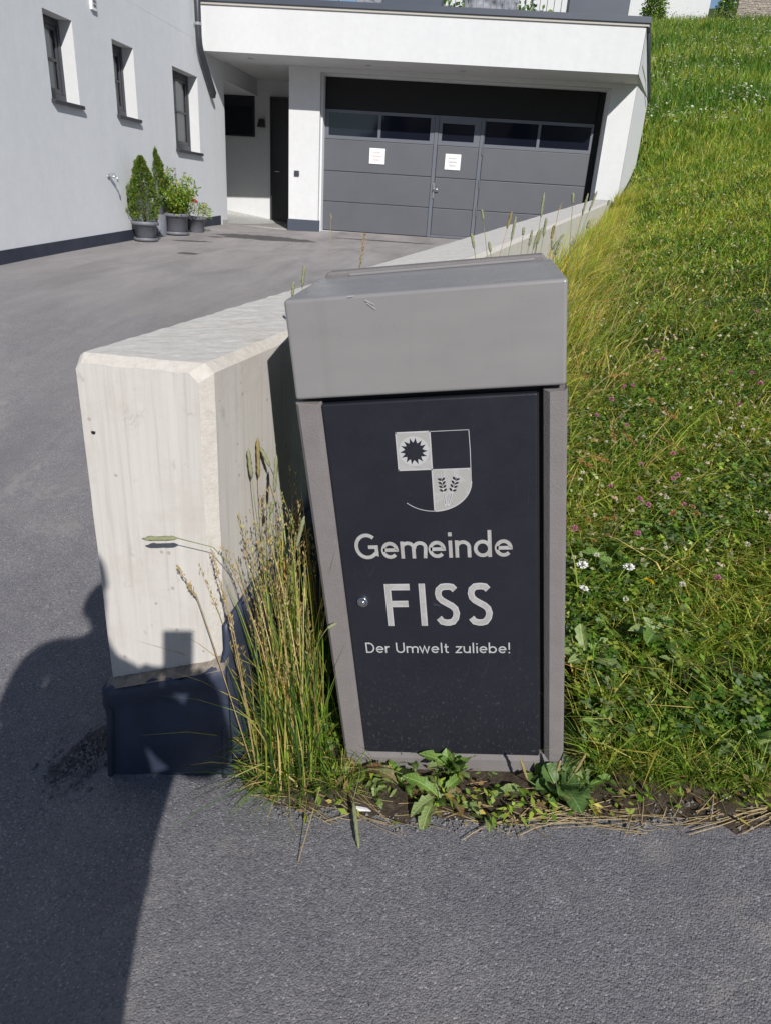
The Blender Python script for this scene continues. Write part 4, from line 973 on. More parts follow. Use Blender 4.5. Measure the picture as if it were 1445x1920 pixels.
for pts, w_ in (([(SX0 + .001, SZM), (SX0 + .001, SZ1)], 0.003), ([(SX0, SZ1 - .001), (SXM, SZ1 - .001)], 0.0035), ([(SXM, SZ1 - 0.001), (SX1, SZ1 - 0.001)], 0.0013), ([(SX1 - 0.0006, SZ1), (SX1 + 0.0006, 0.9), (SX1, 0.828)], 0.0015),
                ([(SXM, SZ1), (SXM, SZM)], 0.0035), ([(SX0, SZM + .001), (SXM, SZM + .001)], 0.0035), ([(SXM, SZM), (SXM, SZ0)], 0.003), ([(SXM, SZM - .001), (SX1, SZM - .001)], 0.003),
                ([(SXM + (SX1 - SXM) * math.cos(t), 0.828 - (0.828 - SZ0) * math.sin(t)) for t in np.linspace(0, math.pi / 2, 18)], 0.003),
                ([(SXM - (SX1 - SXM) * math.cos(t), 0.828 - (0.828 - SZ0) * math.sin(t)) for t in np.linspace(math.pi / 2, 0.75, 12)], 0.0016)):
    ribbon(ol, pts, w_, lambda q: cp(q[0], q[1], 0.0004))
bpart(ol, 'crest_outline', M_STICK_EDGE, parent=door)
sn = MB(); c0 = (-0.0435, 0.902); N_ = 14; ring = []
for k in range(N_ * 4):
    ph = 2 * math.pi * k / (N_ * 4); kk = k % 4
    r_s = {0: 0.0305, 1: 0.0235 if (k // 4) % 2 else 0.0225, 2: 0.0195, 3: 0.0225}[kk]
    ph2 = ph + (0.05 if kk == 0 and (k // 4) % 2 else 0); ring.append((c0[0] + r_s * math.cos(ph2), c0[1] + r_s * 1.02 * math.sin(ph2)))
V_ = [cp(*c0, 0.0007)] + [cp(x, z, 0.0007) for x, z in ring]
sn.add(V_, [(0, 1 + (k + 1) % len(ring), 1 + k)[::-1] for k in range(len(ring))])
bpart(sn, 'crest_sun', M_PANEL, parent=door)
halo = MB()
ring2 = [(c0[0] + 0.0335 * math.cos(t), c0[1] + 0.034 * math.sin(t)) for t in np.linspace(0, 2 * math.pi, 40)]
halo.add([cp(*c0, 0.0004)] + [cp(x, z, 0.0004) for x, z in ring2], [(0, 1 + k, 2 + k) for k in range(39)])
bpart(halo, 'crest_halo', M_STICK_EDGE, parent=door)
wh = MB(); whh = MB()
for bx_, lean, sgn in ((0.0185, 0.10, -1), (0.0255, -0.30, 1)):
    base_p = np.array([bx_, 0.776]); top_p = np.array([bx_ - 0.006 if sgn < 0 else bx_ + 0.020, 0.838])
    ribbon(wh, [base_p, base_p * 0.6 + top_p * 0.4], 0.0008, lambda q: cp(q[0], q[1], 0.0007))
    ax = (top_p - base_p) / np.linalg.norm(top_p - base_p); nx_ = np.array([ax[1], -ax[0]])
    for t in (0.48, 0.62, 0.76, 0.90):
        for s_ in (-1, 1):
            o0 = base_p + (top_p - base_p) * t; d_l = ax * 0.6 + nx_ * s_ * 0.8; d_l /= np.linalg.norm(d_l); pr_ = np.array([-d_l[1], d_l[0]]); Ls = 0.0105
            poly = [o0 + d_l * Ls * u_ + pr_ * 0.0026 * math.sin(math.pi * u_) for u_ in (0, .25, .5, .75, 1)] + [o0 + d_l * Ls * u_ - pr_ * 0.0026 * math.sin(math.pi * u_) for u_ in (.75, .5, .25)]
            wh.add([cp(q[0], q[1], 0.0007) for q in poly], [tuple(range(8))])
    for t, s_ in ((0.9, -1), (0.95, 0.15), (0.85, 1), (0.7, -1.2), (0.7, 1.2)):
        o0 = base_p + (top_p - base_p) * t; d_l = ax + nx_ * s_ * 0.5; d_l /= np.linalg.norm(d_l)
        ribbon(whh, [o0, o0 + d_l * 0.018], 0.0014, lambda q: cp(q[0], q[1], 0.0004))
    ribbon(whh, [base_p - ax * .006, top_p], 0.006, lambda q: cp(q[0], q[1], 0.0004))
bpart(whh, 'crest_awn', M_STICK_EDGE, parent=door); bpart(wh, 'crest_wheat', M_PANEL, parent=door)

# notices on the garage door
def notice(px, py, label, mtxt):
    c = on_front(px, py, CD - 0.012); W_, H_ = 0.29, 0.265
    root = empty('notice_sign', fp(c[0], CD - 0.01, c[2])); tag(root, label, 'sign', 'notices on the garage door')
    mb = MB(); fslab(mb, c[0] - W_ / 2, c[0] + W_ / 2, CD - 0.016, CD - 0.003, c[2] - H_ / 2, c[2] + H_ / 2); mb.build('plate', M_SIGN, root, bevel=0.005)
    mb = MB()
    def put(x, z, l): return fp(x, CD - 0.0175 - l, z)
    for k, (t, hw) in enumerate((('Ausfahrt', 0.075), ('Freihalten', 0.085), ('Danke!', 0.06))):
        mb = MB(); text_line(t, c[0] - hw - .01, c[0] + hw - .01, c[2] + 0.045 - k * 0.06, 0.035, 0.17, 0.12, put, mb)
        mb.build('lettering', mtxt, root)
notice(707, 293, 'white notice with faded red lettering on the wide left garage panel', M_SIGNTXT)
notice(848, 304, 'white notice with faded grey lettering on the wicket door of the garage', M_SIGNTXT2)

# ================================================================== VEGETATION
def patch(x, y, s=1.0, k=0):
    return 0.5 + 0.25 * np.sin(1.7 * s * x + 2.1 * np.sin(1.3 * s * y + k) + k) + 0.25 * np.sin(2.3 * s * y + 1.7 * np.sin(1.9 * s * x - k) + 2 * k)
G_DEEP = np.array([0.065, 0.145, 0.020]); G_MID = np.array([0.145, 0.240, 0.034]); G_LIGHT = np.array([0.265, 0.335, 0.056])
G_YEL = np.array([0.42, 0.385, 0.095]); G_STRAW = np.array([0.50, 0.40, 0.18]); G_BLUE = np.array([0.12, 0.18, 0.08])
def pick(n, cols, probs, jit=0.18, r=rng):
    i = r.choice(len(cols), n, p=np.array(probs) / np.sum(probs)); c = np.array(cols)[i]
    return np.clip(c * (1 + r.normal(0, jit, (n, 1))) * (1 + r.normal(0, 0.06, (n, 3))), 0.004, 0.9)
def blades(P, H, W, az, lean, col, seg=3, wa=None, tipcol=None, r=rng):
    n = len(P); ts = np.linspace(0, 1, seg + 1)
    d = np.c_[np.cos(az), np.sin(az), np.zeros(n)]
    wa = r.uniform(0, 2 * math.pi, n) if wa is None else wa
    wd = np.c_[np.cos(wa), np.sin(wa), np.zeros(n)]
    V = []; C = []
    tc_ = col if tipcol is None else tipcol
    for k, t in enumerate(ts):
        hor = (lean * H * t ** 1.7)[:, None] * d
        ver = (H * (t - 0.42 * np.minimum(lean, 1.6) * t ** 2.3))[:, None] * np.array([0, 0, 1.0])
        c = P + hor + ver; wt = (W * (1 - 0.55 * t) * 0.5)[:, None] * wd
        cc = col * (1 - t) + tc_ * t
        if k < seg: V += [c - wt, c + wt]; C += [cc, cc]
        else: V += [c]; C += [cc]
    m_ = 2 * seg + 1
    V = np.stack(V, 1).reshape(-1, 3); C = np.stack(C, 1).reshape(-1, 3)
    b0 = np.arange(n)[:, None] * m_
    Q = np.concatenate([b0 + np.array([2 * k, 2 * k + 1, 2 * k + 3, 2 * k + 2]) for k in range(seg - 1)], 0) if seg > 1 else np.zeros((0, 4), int)
    T = b0 + np.array([2 * seg - 2, 2 * seg - 1, 2 * seg])
    return V, Q, T, C
def kites(P, d, nrm_, L, W, col, fold=0.15):
    s = np.cross(d, nrm_); s /= np.linalg.norm(s, axis=1, keepdims=True) + 1e-9
    a = P; t = P + d * L[:, None]; mid = P + d * (L * 0.58)[:, None] + nrm_ * (fold * W)[:, None]
    V = np.stack([a, mid - s * W[:, None] / 2, t, mid + s * W[:, None] / 2], 1).reshape(-1, 3)
    Q = np.arange(len(P))[:, None] * 4 + np.array([0, 1, 2, 3])
    return V, Q, np.zeros((0, 3), int), np.repeat(col, 4, 0)
def merge(parts):
    V, Q, T, C = [], [], [], []; o = 0
    for v_, q_, t_, c_ in parts:
        V.append(v_); Q.append(q_ + o); T.append(t_ + o); C.append(c_); o += len(v_)
    return np.concatenate(V), np.concatenate(Q), np.concatenate(T), np.concatenate(C)
def stuff(name, parts, mat, label=None, cat=None, parent=None, kind='stuff'):
    V, Q, T, C = merge(parts); o = fast_mesh(name, V, Q, T, mat, C, False, parent)
    return tag(o, label, cat, None, kind)
def unit(a): return a / (np.linalg.norm(a, axis=1, keepdims=True) + 1e-9)
SOIL_SPOTS = [(*ground_hit(1385, 1275, MEAD)[:2], 0.16, 0.10), (*ground_hit(1235, 1318, MEAD)[:2], 0.12, 0.05), (*ground_hit(1110, 1180, MEAD)[:2], 0.06, 0.05)]
def sample(n, y0, y1, power=1.3, r=rng):
    u = r.random(n * 2); e = 1 - power
    y = (y0 ** e + u * (y1 ** e - y0 ** e)) ** (1 / e) if abs(e) > 1e-6 else y0 * (y1 / y0) ** u
    xl = np.where(y < 14.4, wall_right_x(y) + 0.03, np.where(y < 17.4, 2.35 + 0.25 * (y - 14.4), np.maximum(3.0, 0.16 * y))); xr_ = 0.58 * y + 1.35
    x = xl + (xr_ - xl) * r.random(n * 2)
    a = x - BO[0]; inb = (np.abs(a + 0.0) < 0.33) & (y > 1.36) & (y < 1.86)
    ok = (~inb) & (y > edge_y(x) + 0.05)
    for (ex_, ey_, ea, eb) in SOIL_SPOTS:      # bare earth
        ok &= ((((x - ex_) / ea) ** 2 + ((y - ey_) / eb) ** 2 + r.normal(0, 0.25, len(x))) > 1) | (r.random(len(x)) < 0.06)
    x, y = x[ok][:n], y[ok][:n]
    return np.c_[x, y, MEAD(x, y)]
# --- short mixed turf from the roadside up to the unmown slope
P = sample(108000, 1.42, 19, 1.5); n = len(P); pt = patch(P[:, 0], P[:, 1], 1.1); near_ = P[:, 1] < 2.2
dens = rng.random(n) < np.clip(0.15 + 1.3 * patch(P[:, 0], P[:, 1], 2.6, 1.3) - np.where(P[:, 1] < 2.0, 0.5, 0), 0.05, 1)
P = P[dens]; n = len(P); pt = pt[dens]
H = rng.uniform(0.035, 0.10, n) * (1 + 0.5 * (P[:, 1] < 3.5)) * (0.7 + 0.6 * patch(P[:, 0], P[:, 1], 2.0, 4)); W = rng.uniform(0.0030, 0.0062, n) * (1 + 0.13 * P[:, 1])
colA = pick(n, [G_DEEP, G_MID, G_LIGHT, G_YEL, G_STRAW], [.20, .34, .28, .12, .06]); colB = pick(n, [G_MID, G_LIGHT, G_YEL, G_STRAW], [.2, .35, .30, .15])
col = np.where((rng.random(n) < np.clip(2.2 * pt - 0.75 + 0.25 * np.clip((P[:, 1] - 2.2) / 2, 0, 1), 0.08, 0.95))[:, None], colB, colA)
parts = [blades(P, H, W, rng.uniform(0, 6.28, n), rng.uniform(0.35, 1.6, n), col, 2, tipcol=np.clip(col * np.array([1.25, 1.12, 1.0]), 0, .8))]
# longer loose blades in the near part
P = sample(16500, 1.65, 5.5, 1.2); n = len(P); ok = rng.random(n) < patch(P[:, 0], P[:, 1], 3.1, 2.0); P = P[ok]; n = len(P)
col = pick(n, [G_DEEP, G_MID, G_LIGHT, G_YEL, G_STRAW], [.22, .38, .28, .08, .04])
parts.append(blades(P, rng.uniform(0.09, 0.22, n), rng.uniform(0.0038, 0.0075, n), rng.uniform(-0.9, 0.5, n) * 1.6, rng.uniform(0.4, 1.6, n), col, 3))
# the mown slope further up, and a ragged transition to the unmown part
P = sample(72000, 6.5, 21, 0.35); n = len(P); pt = patch(P[:, 0], P[:, 1], 0.9, 3); pd = patch(P[:, 0], P[:, 1], 1.9, 6)
col = np.where((rng.random(n) < np.clip(1.9 * pt - 0.5, 0.1, 0.9))[:, None], pick(n, [G_MID, G_LIGHT, G_YEL, G_STRAW], [.36, .42, .16, .06]), pick(n, [G_DEEP, G_MID, G_LIGHT, G_YEL], [.28, .44, .22, .06]))
rise = np.clip((P[:, 1] - 15.5 - 1.6 * np.sin(P[:, 0] * 1.1) - 0.8 * np.sin(P[:, 0] * 2.9)) / 3.0, 0, 1)
parts.append(blades(P, rng.uniform(0.05, 0.13, n) * (0.7 + 0.7 * pd) * (1 + 2.6 * rise * rng.random(n)), rng.uniform(0.010, 0.020, n), rng.uniform(0, 6.28, n), rng.uniform(0.2, 1.5, n), col, 2, tipcol=np.clip(col * np.array([1.25, 1.15, 1.0]), 0, .8)))
# taller yellowing tufts dotted over the near slope
for k in range(190):
    c_ = sample(3, 2.0, 9, 1.2)[0]; m_ = int(rng.integers(25, 70)); sp = rng.uniform(0.02, 0.09) * (1 + 0.1 * c_[1]); q_ = np.c_[c_[0] + rng.normal(0, sp, m_), c_[1] + rng.normal(0, sp, m_), np.zeros(m_)]
    q_[:, 0] = np.maximum(q_[:, 0], np.where((q_[:, 1] < 1.9), 0.42, wall_right_x(q_[:, 1]) + 0.05)); q_[:, 2] = MEAD(q_[:, 0], q_[:, 1])
    hue = [G_MID, G_LIGHT, G_YEL, G_STRAW] if rng.random() < 0.6 else [G_DEEP, G_MID, G_LIGHT, G_YEL]
    parts.append(blades(q_, rng.uniform(0.08, 0.26, m_) * rng.uniform(0.6, 1.15), rng.uniform(0.0035, 0.0075, m_) * (1 + 0.08 * c_[1]), rng.normal(rng.uniform(-2.4, 0.6), 0.9, m_), rng.uniform(0.3, 1.7, m_), pick(m_, hue, [.25, .35, .25, .15]), 3))
stuff('meadow_turf', parts, M_GRASS, 'short mixed green and yellow turf covering the slope beside the bin', 'grass')
# --- clover and herb leaves
def trifoliate(P, h, L, col, r=rng):
    n = len(P); c = P + np.c_[np.zeros(n), np.zeros(n), h]; a0 = r.uniform(0, 6.28, n); tilt = r.normal(0, 0.45, (n, 2)); out = []
    for k in range(3):
        a = a0 + k * 2.094; d = np.c_[np.cos(a), np.sin(a), tilt[:, 0] * np.cos(a) + tilt[:, 1] * np.sin(a) + r.normal(0.05, 0.2, n)]; d = unit(d)
        nn_ = unit(np.cross(np.c_[-np.sin(a), np.cos(a), np.zeros(n)], d) * -1); nn_ *= np.sign(nn_[:, 2:3] + 1e-9)
        out.append(kites(c, d, nn_, L, L * 0.85, col, -0.12))
    return out
P = sample(41000, 1.5, 9, 1.7); n = len(P); ok = rng.random(n) < np.clip(1.7 * patch(P[:, 0], P[:, 1], 2.2, 0.6) - 0.35, 0.05, 1); P = P[ok]; n = len(P)
col = pick(n, [G_DEEP, G_MID, G_BLUE, G_LIGHT, np.array([0.22, 0.28, 0.16])], [.30, .34, .18, .13, .05])
parts = trifoliate(P, rng.uniform(0.02, 0.10, n), rng.uniform(0.010, 0.021, n) * (1 + 0.07 * P[:, 1]), col)
P = sample(11500, 1.5, 3.4, 1.2); n = len(P); P[:, 2] += rng.uniform(0.01, 0.07, n)
a = rng.uniform(0, 6.28, n); d = unit(np.c_[np.cos(a), np.sin(a), rng.normal(0.25, 0.3, n)]); nn_ = unit(np.c_[-np.cos(a) * .3, -np.sin(a) * .3, np.ones(n)])
col = pick(n, [G_MID, G_LIGHT, np.array([0.19, 0.26, 0.10]), G_DEEP], [.35, .3, .2, .15])
parts.append(kites(P, d, nn_, rng.uniform(0.02, 0.06, n), rng.uniform(0.009, 0.022, n), col))
stuff('clover_leaves', parts, M_LEAF, 'low carpet of clover and herb leaves on the slope beside the bin', 'ground cover')
# tiny pale dead clover heads scattered over the mown slope
P = sample(5200, 2.2, 16, 1.2); n = len(P); P[:, 2] += rng.uniform(0.05, 0.10, n); a = rng.uniform(0, 6.28, n)
col = pick(n, [np.array([0.42, 0.36, 0.24]), np.array([0.33, 0.22, 0.15]), np.array([0.36, 0.38, 0.18])], [.5, .25, .25]); s_ = rng.uniform(0.006, 0.011, n) * (1 + 0.05 * P[:, 1])
parts = [kites(P, unit(np.c_[np.cos(a + k), np.sin(a + k), rng.normal(0, .5, n)]), unit(np.c_[np.sin(a), -np.cos(a), np.ones(n)]), s_ * 1.6, s_ * 1.4, col) for k in (0, 1.7)]
stuff('spent_clover_heads', parts, M_DRY, 'tiny pale spent flower heads scattered over the mown slope', 'flowers')
# --- long yellow-green grass along the right side of the wall
yw = rng.uniform(2.0, 13.7, 15000); xo_ = np.abs(rng.normal(0, 0.17, len(yw))) * np.interp(yw, [2, 5, 9], [1.6, 1.3, 1.0]) + 0.02; xw_ = wall_right_x(yw) + xo_ + 0.25 * np.clip((yw - 12) / 2, 0, 1) * rng.random(len(yw))
P = np.c_[xw_, yw, MEAD(xw_, yw)]; n = len(P)
col = pick(n, [G_MID, G_LIGHT, G_YEL, np.array([0.26, 0.31, 0.06]), G_STRAW], [.08, .28, .28, .24, .12])
H = rng.uniform(0.14, 0.52, n) * (0.55 + 0.9 * patch(P[:, 0] * 0 + 1, P[:, 1], 3.0, 1)) * (1 - 0.5 * np.clip(xo_ / 0.6, 0, 1)) * np.interp(yw, [2, 6, 11, 13.7], [1.1, 1.0, 0.8, 0.55])
parts = [blades(P, H, rng.uniform(0.004, 0.008, n) * (1 + 0.03 * yw), rng.normal(-0.35, 1.0, n), rng.uniform(0.1, 1.35, n) * np.where(rng.random(n) < 0.25, 0.4, 1.0), col, 3, tipcol=np.clip(col * np.array([1.3, 1.15, 1.05]), 0, .8))]
yb = rng.uniform(2.7, 6.5, 3000); xb = wall_right_x(yb) + 0.1 + np.abs(rng.normal(0, 0.35, len(yb))); xb = np.maximum(xb, wall_right_x(yb) + 0.05); Pb = np.c_[xb, yb, MEAD(xb, yb)]; nb_ = len(Pb)
cb_ = pick(nb_, [G_MID, G_LIGHT, G_YEL, G_STRAW, np.array([0.42, 0.27, 0.10])], [.14, .28, .28, .20, .10])
parts.append(blades(Pb, rng.uniform(0.10, 0.36, nb_) * np.clip(1.1 - (xb - wall_right_x(yb)) * 0.55, 0.3, 1.1) * np.interp(yb, [2.7, 3.6], [0.5, 1.0]), rng.uniform(0.003, 0.0065, nb_), rng.normal(-0.25, 0.8, nb_), rng.uniform(0.25, 1.5, nb_), cb_, 4))
ys_t = rng.uniform(2.3, 7.5, 110); xs_t = wall_right_x(ys_t) + 0.12 + np.abs(rng.normal(0, 0.30, 110)); Pt = np.c_[xs_t, ys_t, MEAD(xs_t, ys_t)]; Ht = rng.uniform(0.42, 0.72, 110); lt = rng.uniform(0.25, 0.95, 110); at_ = rng.normal(-0.3, 0.6, 110); ct = pick(110, [G_STRAW, G_YEL, np.array([0.42, 0.27, 0.10])], [.5, .3, .2])
parts.append(blades(Pt, Ht, rng.uniform(0.003, 0.005, 110), at_, lt, ct, 5))
for i in range(110):
    m_ = 26; t = rng.uniform(0.78, 1.0, m_); d_ = np.array([math.cos(at_[i]), math.sin(at_[i]), 0]); c_ = Pt[i] + d_ * (lt[i] * Ht[i] * t ** 1.7)[:, None] + np.c_[np.zeros(m_), np.zeros(m_), Ht[i] * (t - 0.42 * lt[i] * t ** 2.3)] + rng.normal(0, 0.003, (m_, 3))
    parts.append(kites(c_, unit(d_ * lt[i] + np.array([0, 0, 0.6]) + rng.normal(0, .25, (m_, 3))), unit(rng.normal(0, 1, (m_, 3))), rng.uniform(0.010, 0.018, m_), rng.uniform(0.003, 0.006, m_), np.clip(ct[i] * rng.uniform(0.7, 1.1, (m_, 1)), 0, .8)))
stuff('tall_grass_along_wall', parts, M_GRASS, 'long yellow-green grass leaning out along the right side of the concrete wall', 'grass')
# --- unmown flowering slope above
P = sample(60000, 17.0, 44, 0.6); n = len(P); edge_ok = rng.random(n) < np.clip((P[:, 1] - 17.2 - 1.2 * np.sin(P[:, 0] * 1.3)) / 3.5, 0, 1); P = P[edge_ok]; n = len(P); pt = patch(P[:, 0], P[:, 1], 0.5, 2)
col = np.where((rng.random(n) < np.clip(1.4 * pt - 0.3, 0.1, 0.8))[:, None], pick(n, [G_MID, G_LIGHT, G_YEL], [.4, .4, .2]), pick(n, [G_DEEP, G_MID, np.array([0.08, 0.16, 0.02])], [.35, .35, .3]))
parts = [blades(P, rng.uniform(0.20, 0.52, n) * (0.55 + 0.45 * np.clip((P[:, 1] - 17) / 5, 0, 1)), rng.uniform(0.022, 0.045, n), rng.uniform(0, 6.28, n), rng.uniform(0.1, 0.8, n), col, 2)]
stuff('flowering_slope_grass', parts, M_GRASS, 'tall unmown grass on the upper slope behind the garage', 'grass')
P = sample(9000, 18.5, 44, 0.6); n = len(P); ok = rng.random(n) < np.clip(2.0 * patch(P[:, 0], P[:, 1], 0.55, 5) - 0.55, 0.04, 0.9); P = P[ok]; n = len(P); P[:, 2] += rng.uniform(0.35, 0.62, n); a = rng.uniform(0, 6.28, n)
col = pick(n, [np.array([0.62, 0.62, 0.50]), np.array([0.50, 0.52, 0.30]), np.array([0.38, 0.42, 0.18])], [.5, .3, .2]); s_ = rng.uniform(0.035, 0.085, n)
parts = [kites(P - np.c_[np.cos(a + k), np.sin(a + k), np.zeros(n)] * s_[:, None] * .5, unit(np.c_[np.cos(a + k), np.sin(a + k), rng.normal(0, .25, n)]), unit(np.c_[rng.normal(0, .3, n), rng.normal(-.35, .3, n), np.ones(n)]), s_, s_ * .7, col) for k in (0, 2.0, 4.1)]
stuff('white_umbels', parts, M_DRY, 'white umbel flowers dotted over the unmown upper slope', 'flowers')

ORD = ['first', 'second', 'third', 'fourth', 'fifth', 'sixth', 'seventh', 'eighth', 'ninth', 'tenth', 'eleventh', 'twelfth', 'thirteenth', 'fourteenth', 'fifteenth', 'sixteenth', 'seventeenth', 'eighteenth', 'nineteenth', 'twentieth', 'twenty-first']
# --- stalks with heads
def tube_arr(pts, r, n=5): 
    mb = MB(); mb.tube(pts, r, n); return mb
def bez(a, b_, c, k=8):
    t = np.linspace(0, 1, k)[:, None]; a, b_, c = map(lambda q: np.array(q, float), (a, b_, c)); return a * (1 - t) ** 2 + 2 * b_ * t * (1 - t) + c * t ** 2
def head_mesh(mb, a, b_, r, n=9, m_=12, seed=0):
    r2 = np.random.default_rng(seed); a, b_ = np.array(a, float), np.array(b_, float); ax = b_ - a; L_ = np.linalg.norm(ax); ax /= L_
    u = np.cross(ax, [0.3, 0.8, 0.5]); u /= np.linalg.norm(u); v2 = np.cross(ax, u); V = []
    for i in range(m_ + 1):
        t = i / m_; rr = r * min(1, 4.5 * t + 0.3) * min(1, 5 * (1 - t) + 0.25)
        for j in range(n):
            th = 2 * math.pi * (j + 0.5 * (i % 2)) / n; k = rr * (1 + 0.28 * r2.standard_normal() * 0.6)
            V.append(a + ax * L_ * t + (u * math.cos(th) + v2 * math.sin(th)) * k)
    F = [(i * n + j, i * n + (j + 1) % n, (i + 1) * n + (j + 1) % n, (i + 1) * n + j) for i in range(m_) for j in range(n)] + [tuple(range(n - 1, -1, -1)), tuple(m_ * n + j for j in range(n))]
    mb.add(V, F)
def timothy(base, bend, hb, ht, r, label, group, ripe=False, seed=0, name='timothy_stalk'):
    root = empty(name, base); tag(root, label, 'grass stalk', group)
    mb = MB(); mb.tube(bez(base, bend, hb, 9), np.linspace(0.0016, 0.0009, 9), 5); mb.build('stem', M_STEMG if not ripe else M_STRAW, root, True)
    mb = MB(); head_mesh(mb, hb, ht, r, seed=seed); mb.build('seed_head', M_TIMB if ripe else M_TIM, root, True)
    return root
hp = [((205, 330), (192, 235)), ((128, 570), (105, 440)), ((405, 400), (447, 255)), ((440, 505), (480, 295)), ((540, 455), (548, 385)), ((265, 600), (252, 510)), ((690, 305), (720, 95)), ((590, 550), (622, 405)), ((625, 575), (680, 400)), ((655, 540), (705, 390)), ((712, 470), (740, 305)), ((778, 490), (805, 370)), ((780, 570), (790, 490)), ((785, 580), (890, 440)), ((810, 625), (860, 505)), ((935, 555), (980, 490)), ((960, 190), (965, 95)), ((1040, 290), (1092, 100)), ((1098, 255), (1168, 80)), ((1080, 400), (1108, 320)), ((1255, 200), (1275, 155))]
hp.sort(key=lambda q: q[1][0]); RIPE = {hp.index(((405, 400), (447, 255))): 'left', hp.index(((778, 490), (805, 370))): 'right'}
for i, (b_, t_) in enumerate(hp):
    Yh = 2.0 + 0.55 * ((i * 0.618) % 1) + (0.5 if i > 15 else 0)
    hb = on_y(860 + b_[0] / 4.516, 340 + b_[1] / 4.516, Yh); ht = on_y(860 + t_[0] / 4.516, 340 + t_[1] / 4.516, Yh)
    d_ = (hb - ht) / np.linalg.norm(hb - ht); gx = hb[0] + d_[0] * 0.35; gx = max(gx, float(wall_right_x(Yh)) + 0.06)
    base = np.array([gx, Yh + 0.05, 0]); base[2] = MEAD(base[0], base[1]) - 0.01
    bend = hb + d_ * 0.45; bend = np.array([bend[0], Yh + 0.02, max(bend[2], base[2] + 0.2)])
    timothy(base, bend, hb, ht, 0.0038, f'green timothy head behind the bin, {ORD[i]} from the left in that row' if i not in RIPE else f'{RIPE[i]} one of two ripe brown timothy heads in the row behind the bin', 'timothy stalks behind the bin', i in RIPE, i)
for i, (b_, t_, lb) in enumerate((((567, 538), (571, 498), 'taller of two green timothy heads at the rear left corner of the bin hood'), ((548, 556), (551, 528), 'shorter of two green timothy heads at the rear left corner of the bin hood'))):
    hb = on_y(*b_, 1.86); ht = on_y(*t_, 1.86); base = np.array([hb[0] + 0.02, 1.88, MEAD(hb[0] + 0.02, 1.88)])
    timothy(base, (hb + base) / 2 + np.array([0.02, 0, 0]), hb, ht, 0.0040, lb, None, False, 40 + i)
def spikelet_cloud(mb, pts, n, spread, L_, W_, seed):
    r2 = np.random.default_rng(seed); pts = np.array(pts, float); k = len(pts)
    for _ in range(n):
        t = r2.random() ** 0.9 * (k - 1); i = min(int(t), k - 2); p = pts[i] + (pts[i + 1] - pts[i]) * (t - i); ax = pts[i + 1] - pts[i]; ax = ax / (np.linalg.norm(ax) + 1e-9)
        env = spread * (0.35 + 0.65 * math.sin(math.pi * min(1, (t / (k - 1)) * 0.9 + 0.08)))
        o_ = r2.normal(0, 1, 3) * env * 0.55; d_ = ax + r2.normal(0, 0.35, 3); d_ /= np.linalg.norm(d_); s_ = np.cross(d_, r2.normal(0, 1, 3)); s_ /= np.linalg.norm(s_) + 1e-9
        l = L_ * r2.uniform(0.6, 1.3); q = p + o_
        mb.add([q, q + d_ * l * .5 - s_ * W_, q + d_ * l, q + d_ * l * .5 + s_ * W_], [(0, 1, 2, 3)])
def panicle(base, bend, hb, ht, label, group, stem, headm, n=60, spread=0.006, seed=0, name='dry_grass_stalk', L_=0.008, W_=0.0012, sr=0.0012):
    root = empty(name, base); tag(root, label, 'grass stalk', group)
    mb = MB(); mb.tube(list(bez(base, bend, hb, 9)) + [np.array(ht, float)], np.r_[np.linspace(sr * 1.3, sr, 9), sr * 0.4], 5); mb.build('stem', stem, root, True)
    mb = MB(); spikelet_cloud(mb, [hb, (np.array(hb) + np.array(ht)) / 2, ht], n, spread, L_, W_, seed); mb.build('seed_head', headm, root)
    return root
b0 = on_y(618, 512, 2.0); t0 = on_y(621, 400, 2.0); g0 = np.array([b0[0] + .02, 2.0, MEAD(b0[0] + .02, 2.0)])
panicle(g0, (g0 + b0) / 2, b0, t0, 'single thin dry straw rising above the left part of the bin hood', None, M_STRAW, M_STRAW, 8, 0.001, 51, sr=0.0009)
b0 = on_y(674, 502, 1.95); t0 = on_y(684, 440, 1.95); g0 = np.array([b0[0] + .02, 1.95, MEAD(b0[0] + .02, 1.95)])
panicle(g0, (g0 + b0) / 2, b0, t0, 'brown cocksfoot seed head rising above the bin hood', None, M_STEMG, M_RUST, 70, 0.008, 52)
b0 = on_y(1046, 396, 3.0); t0 = on_y(1053, 379, 3.0); g0 = np.array([0.2, 3.0, MEAD(0.2, 3.0)])
panicle(g0, (g0 + b0) / 2, b0, t0, 'pale bleached grass stalk between the timothy heads behind the bin', None, M_STRAW, M_STRAW, 20, 0.003, 53)
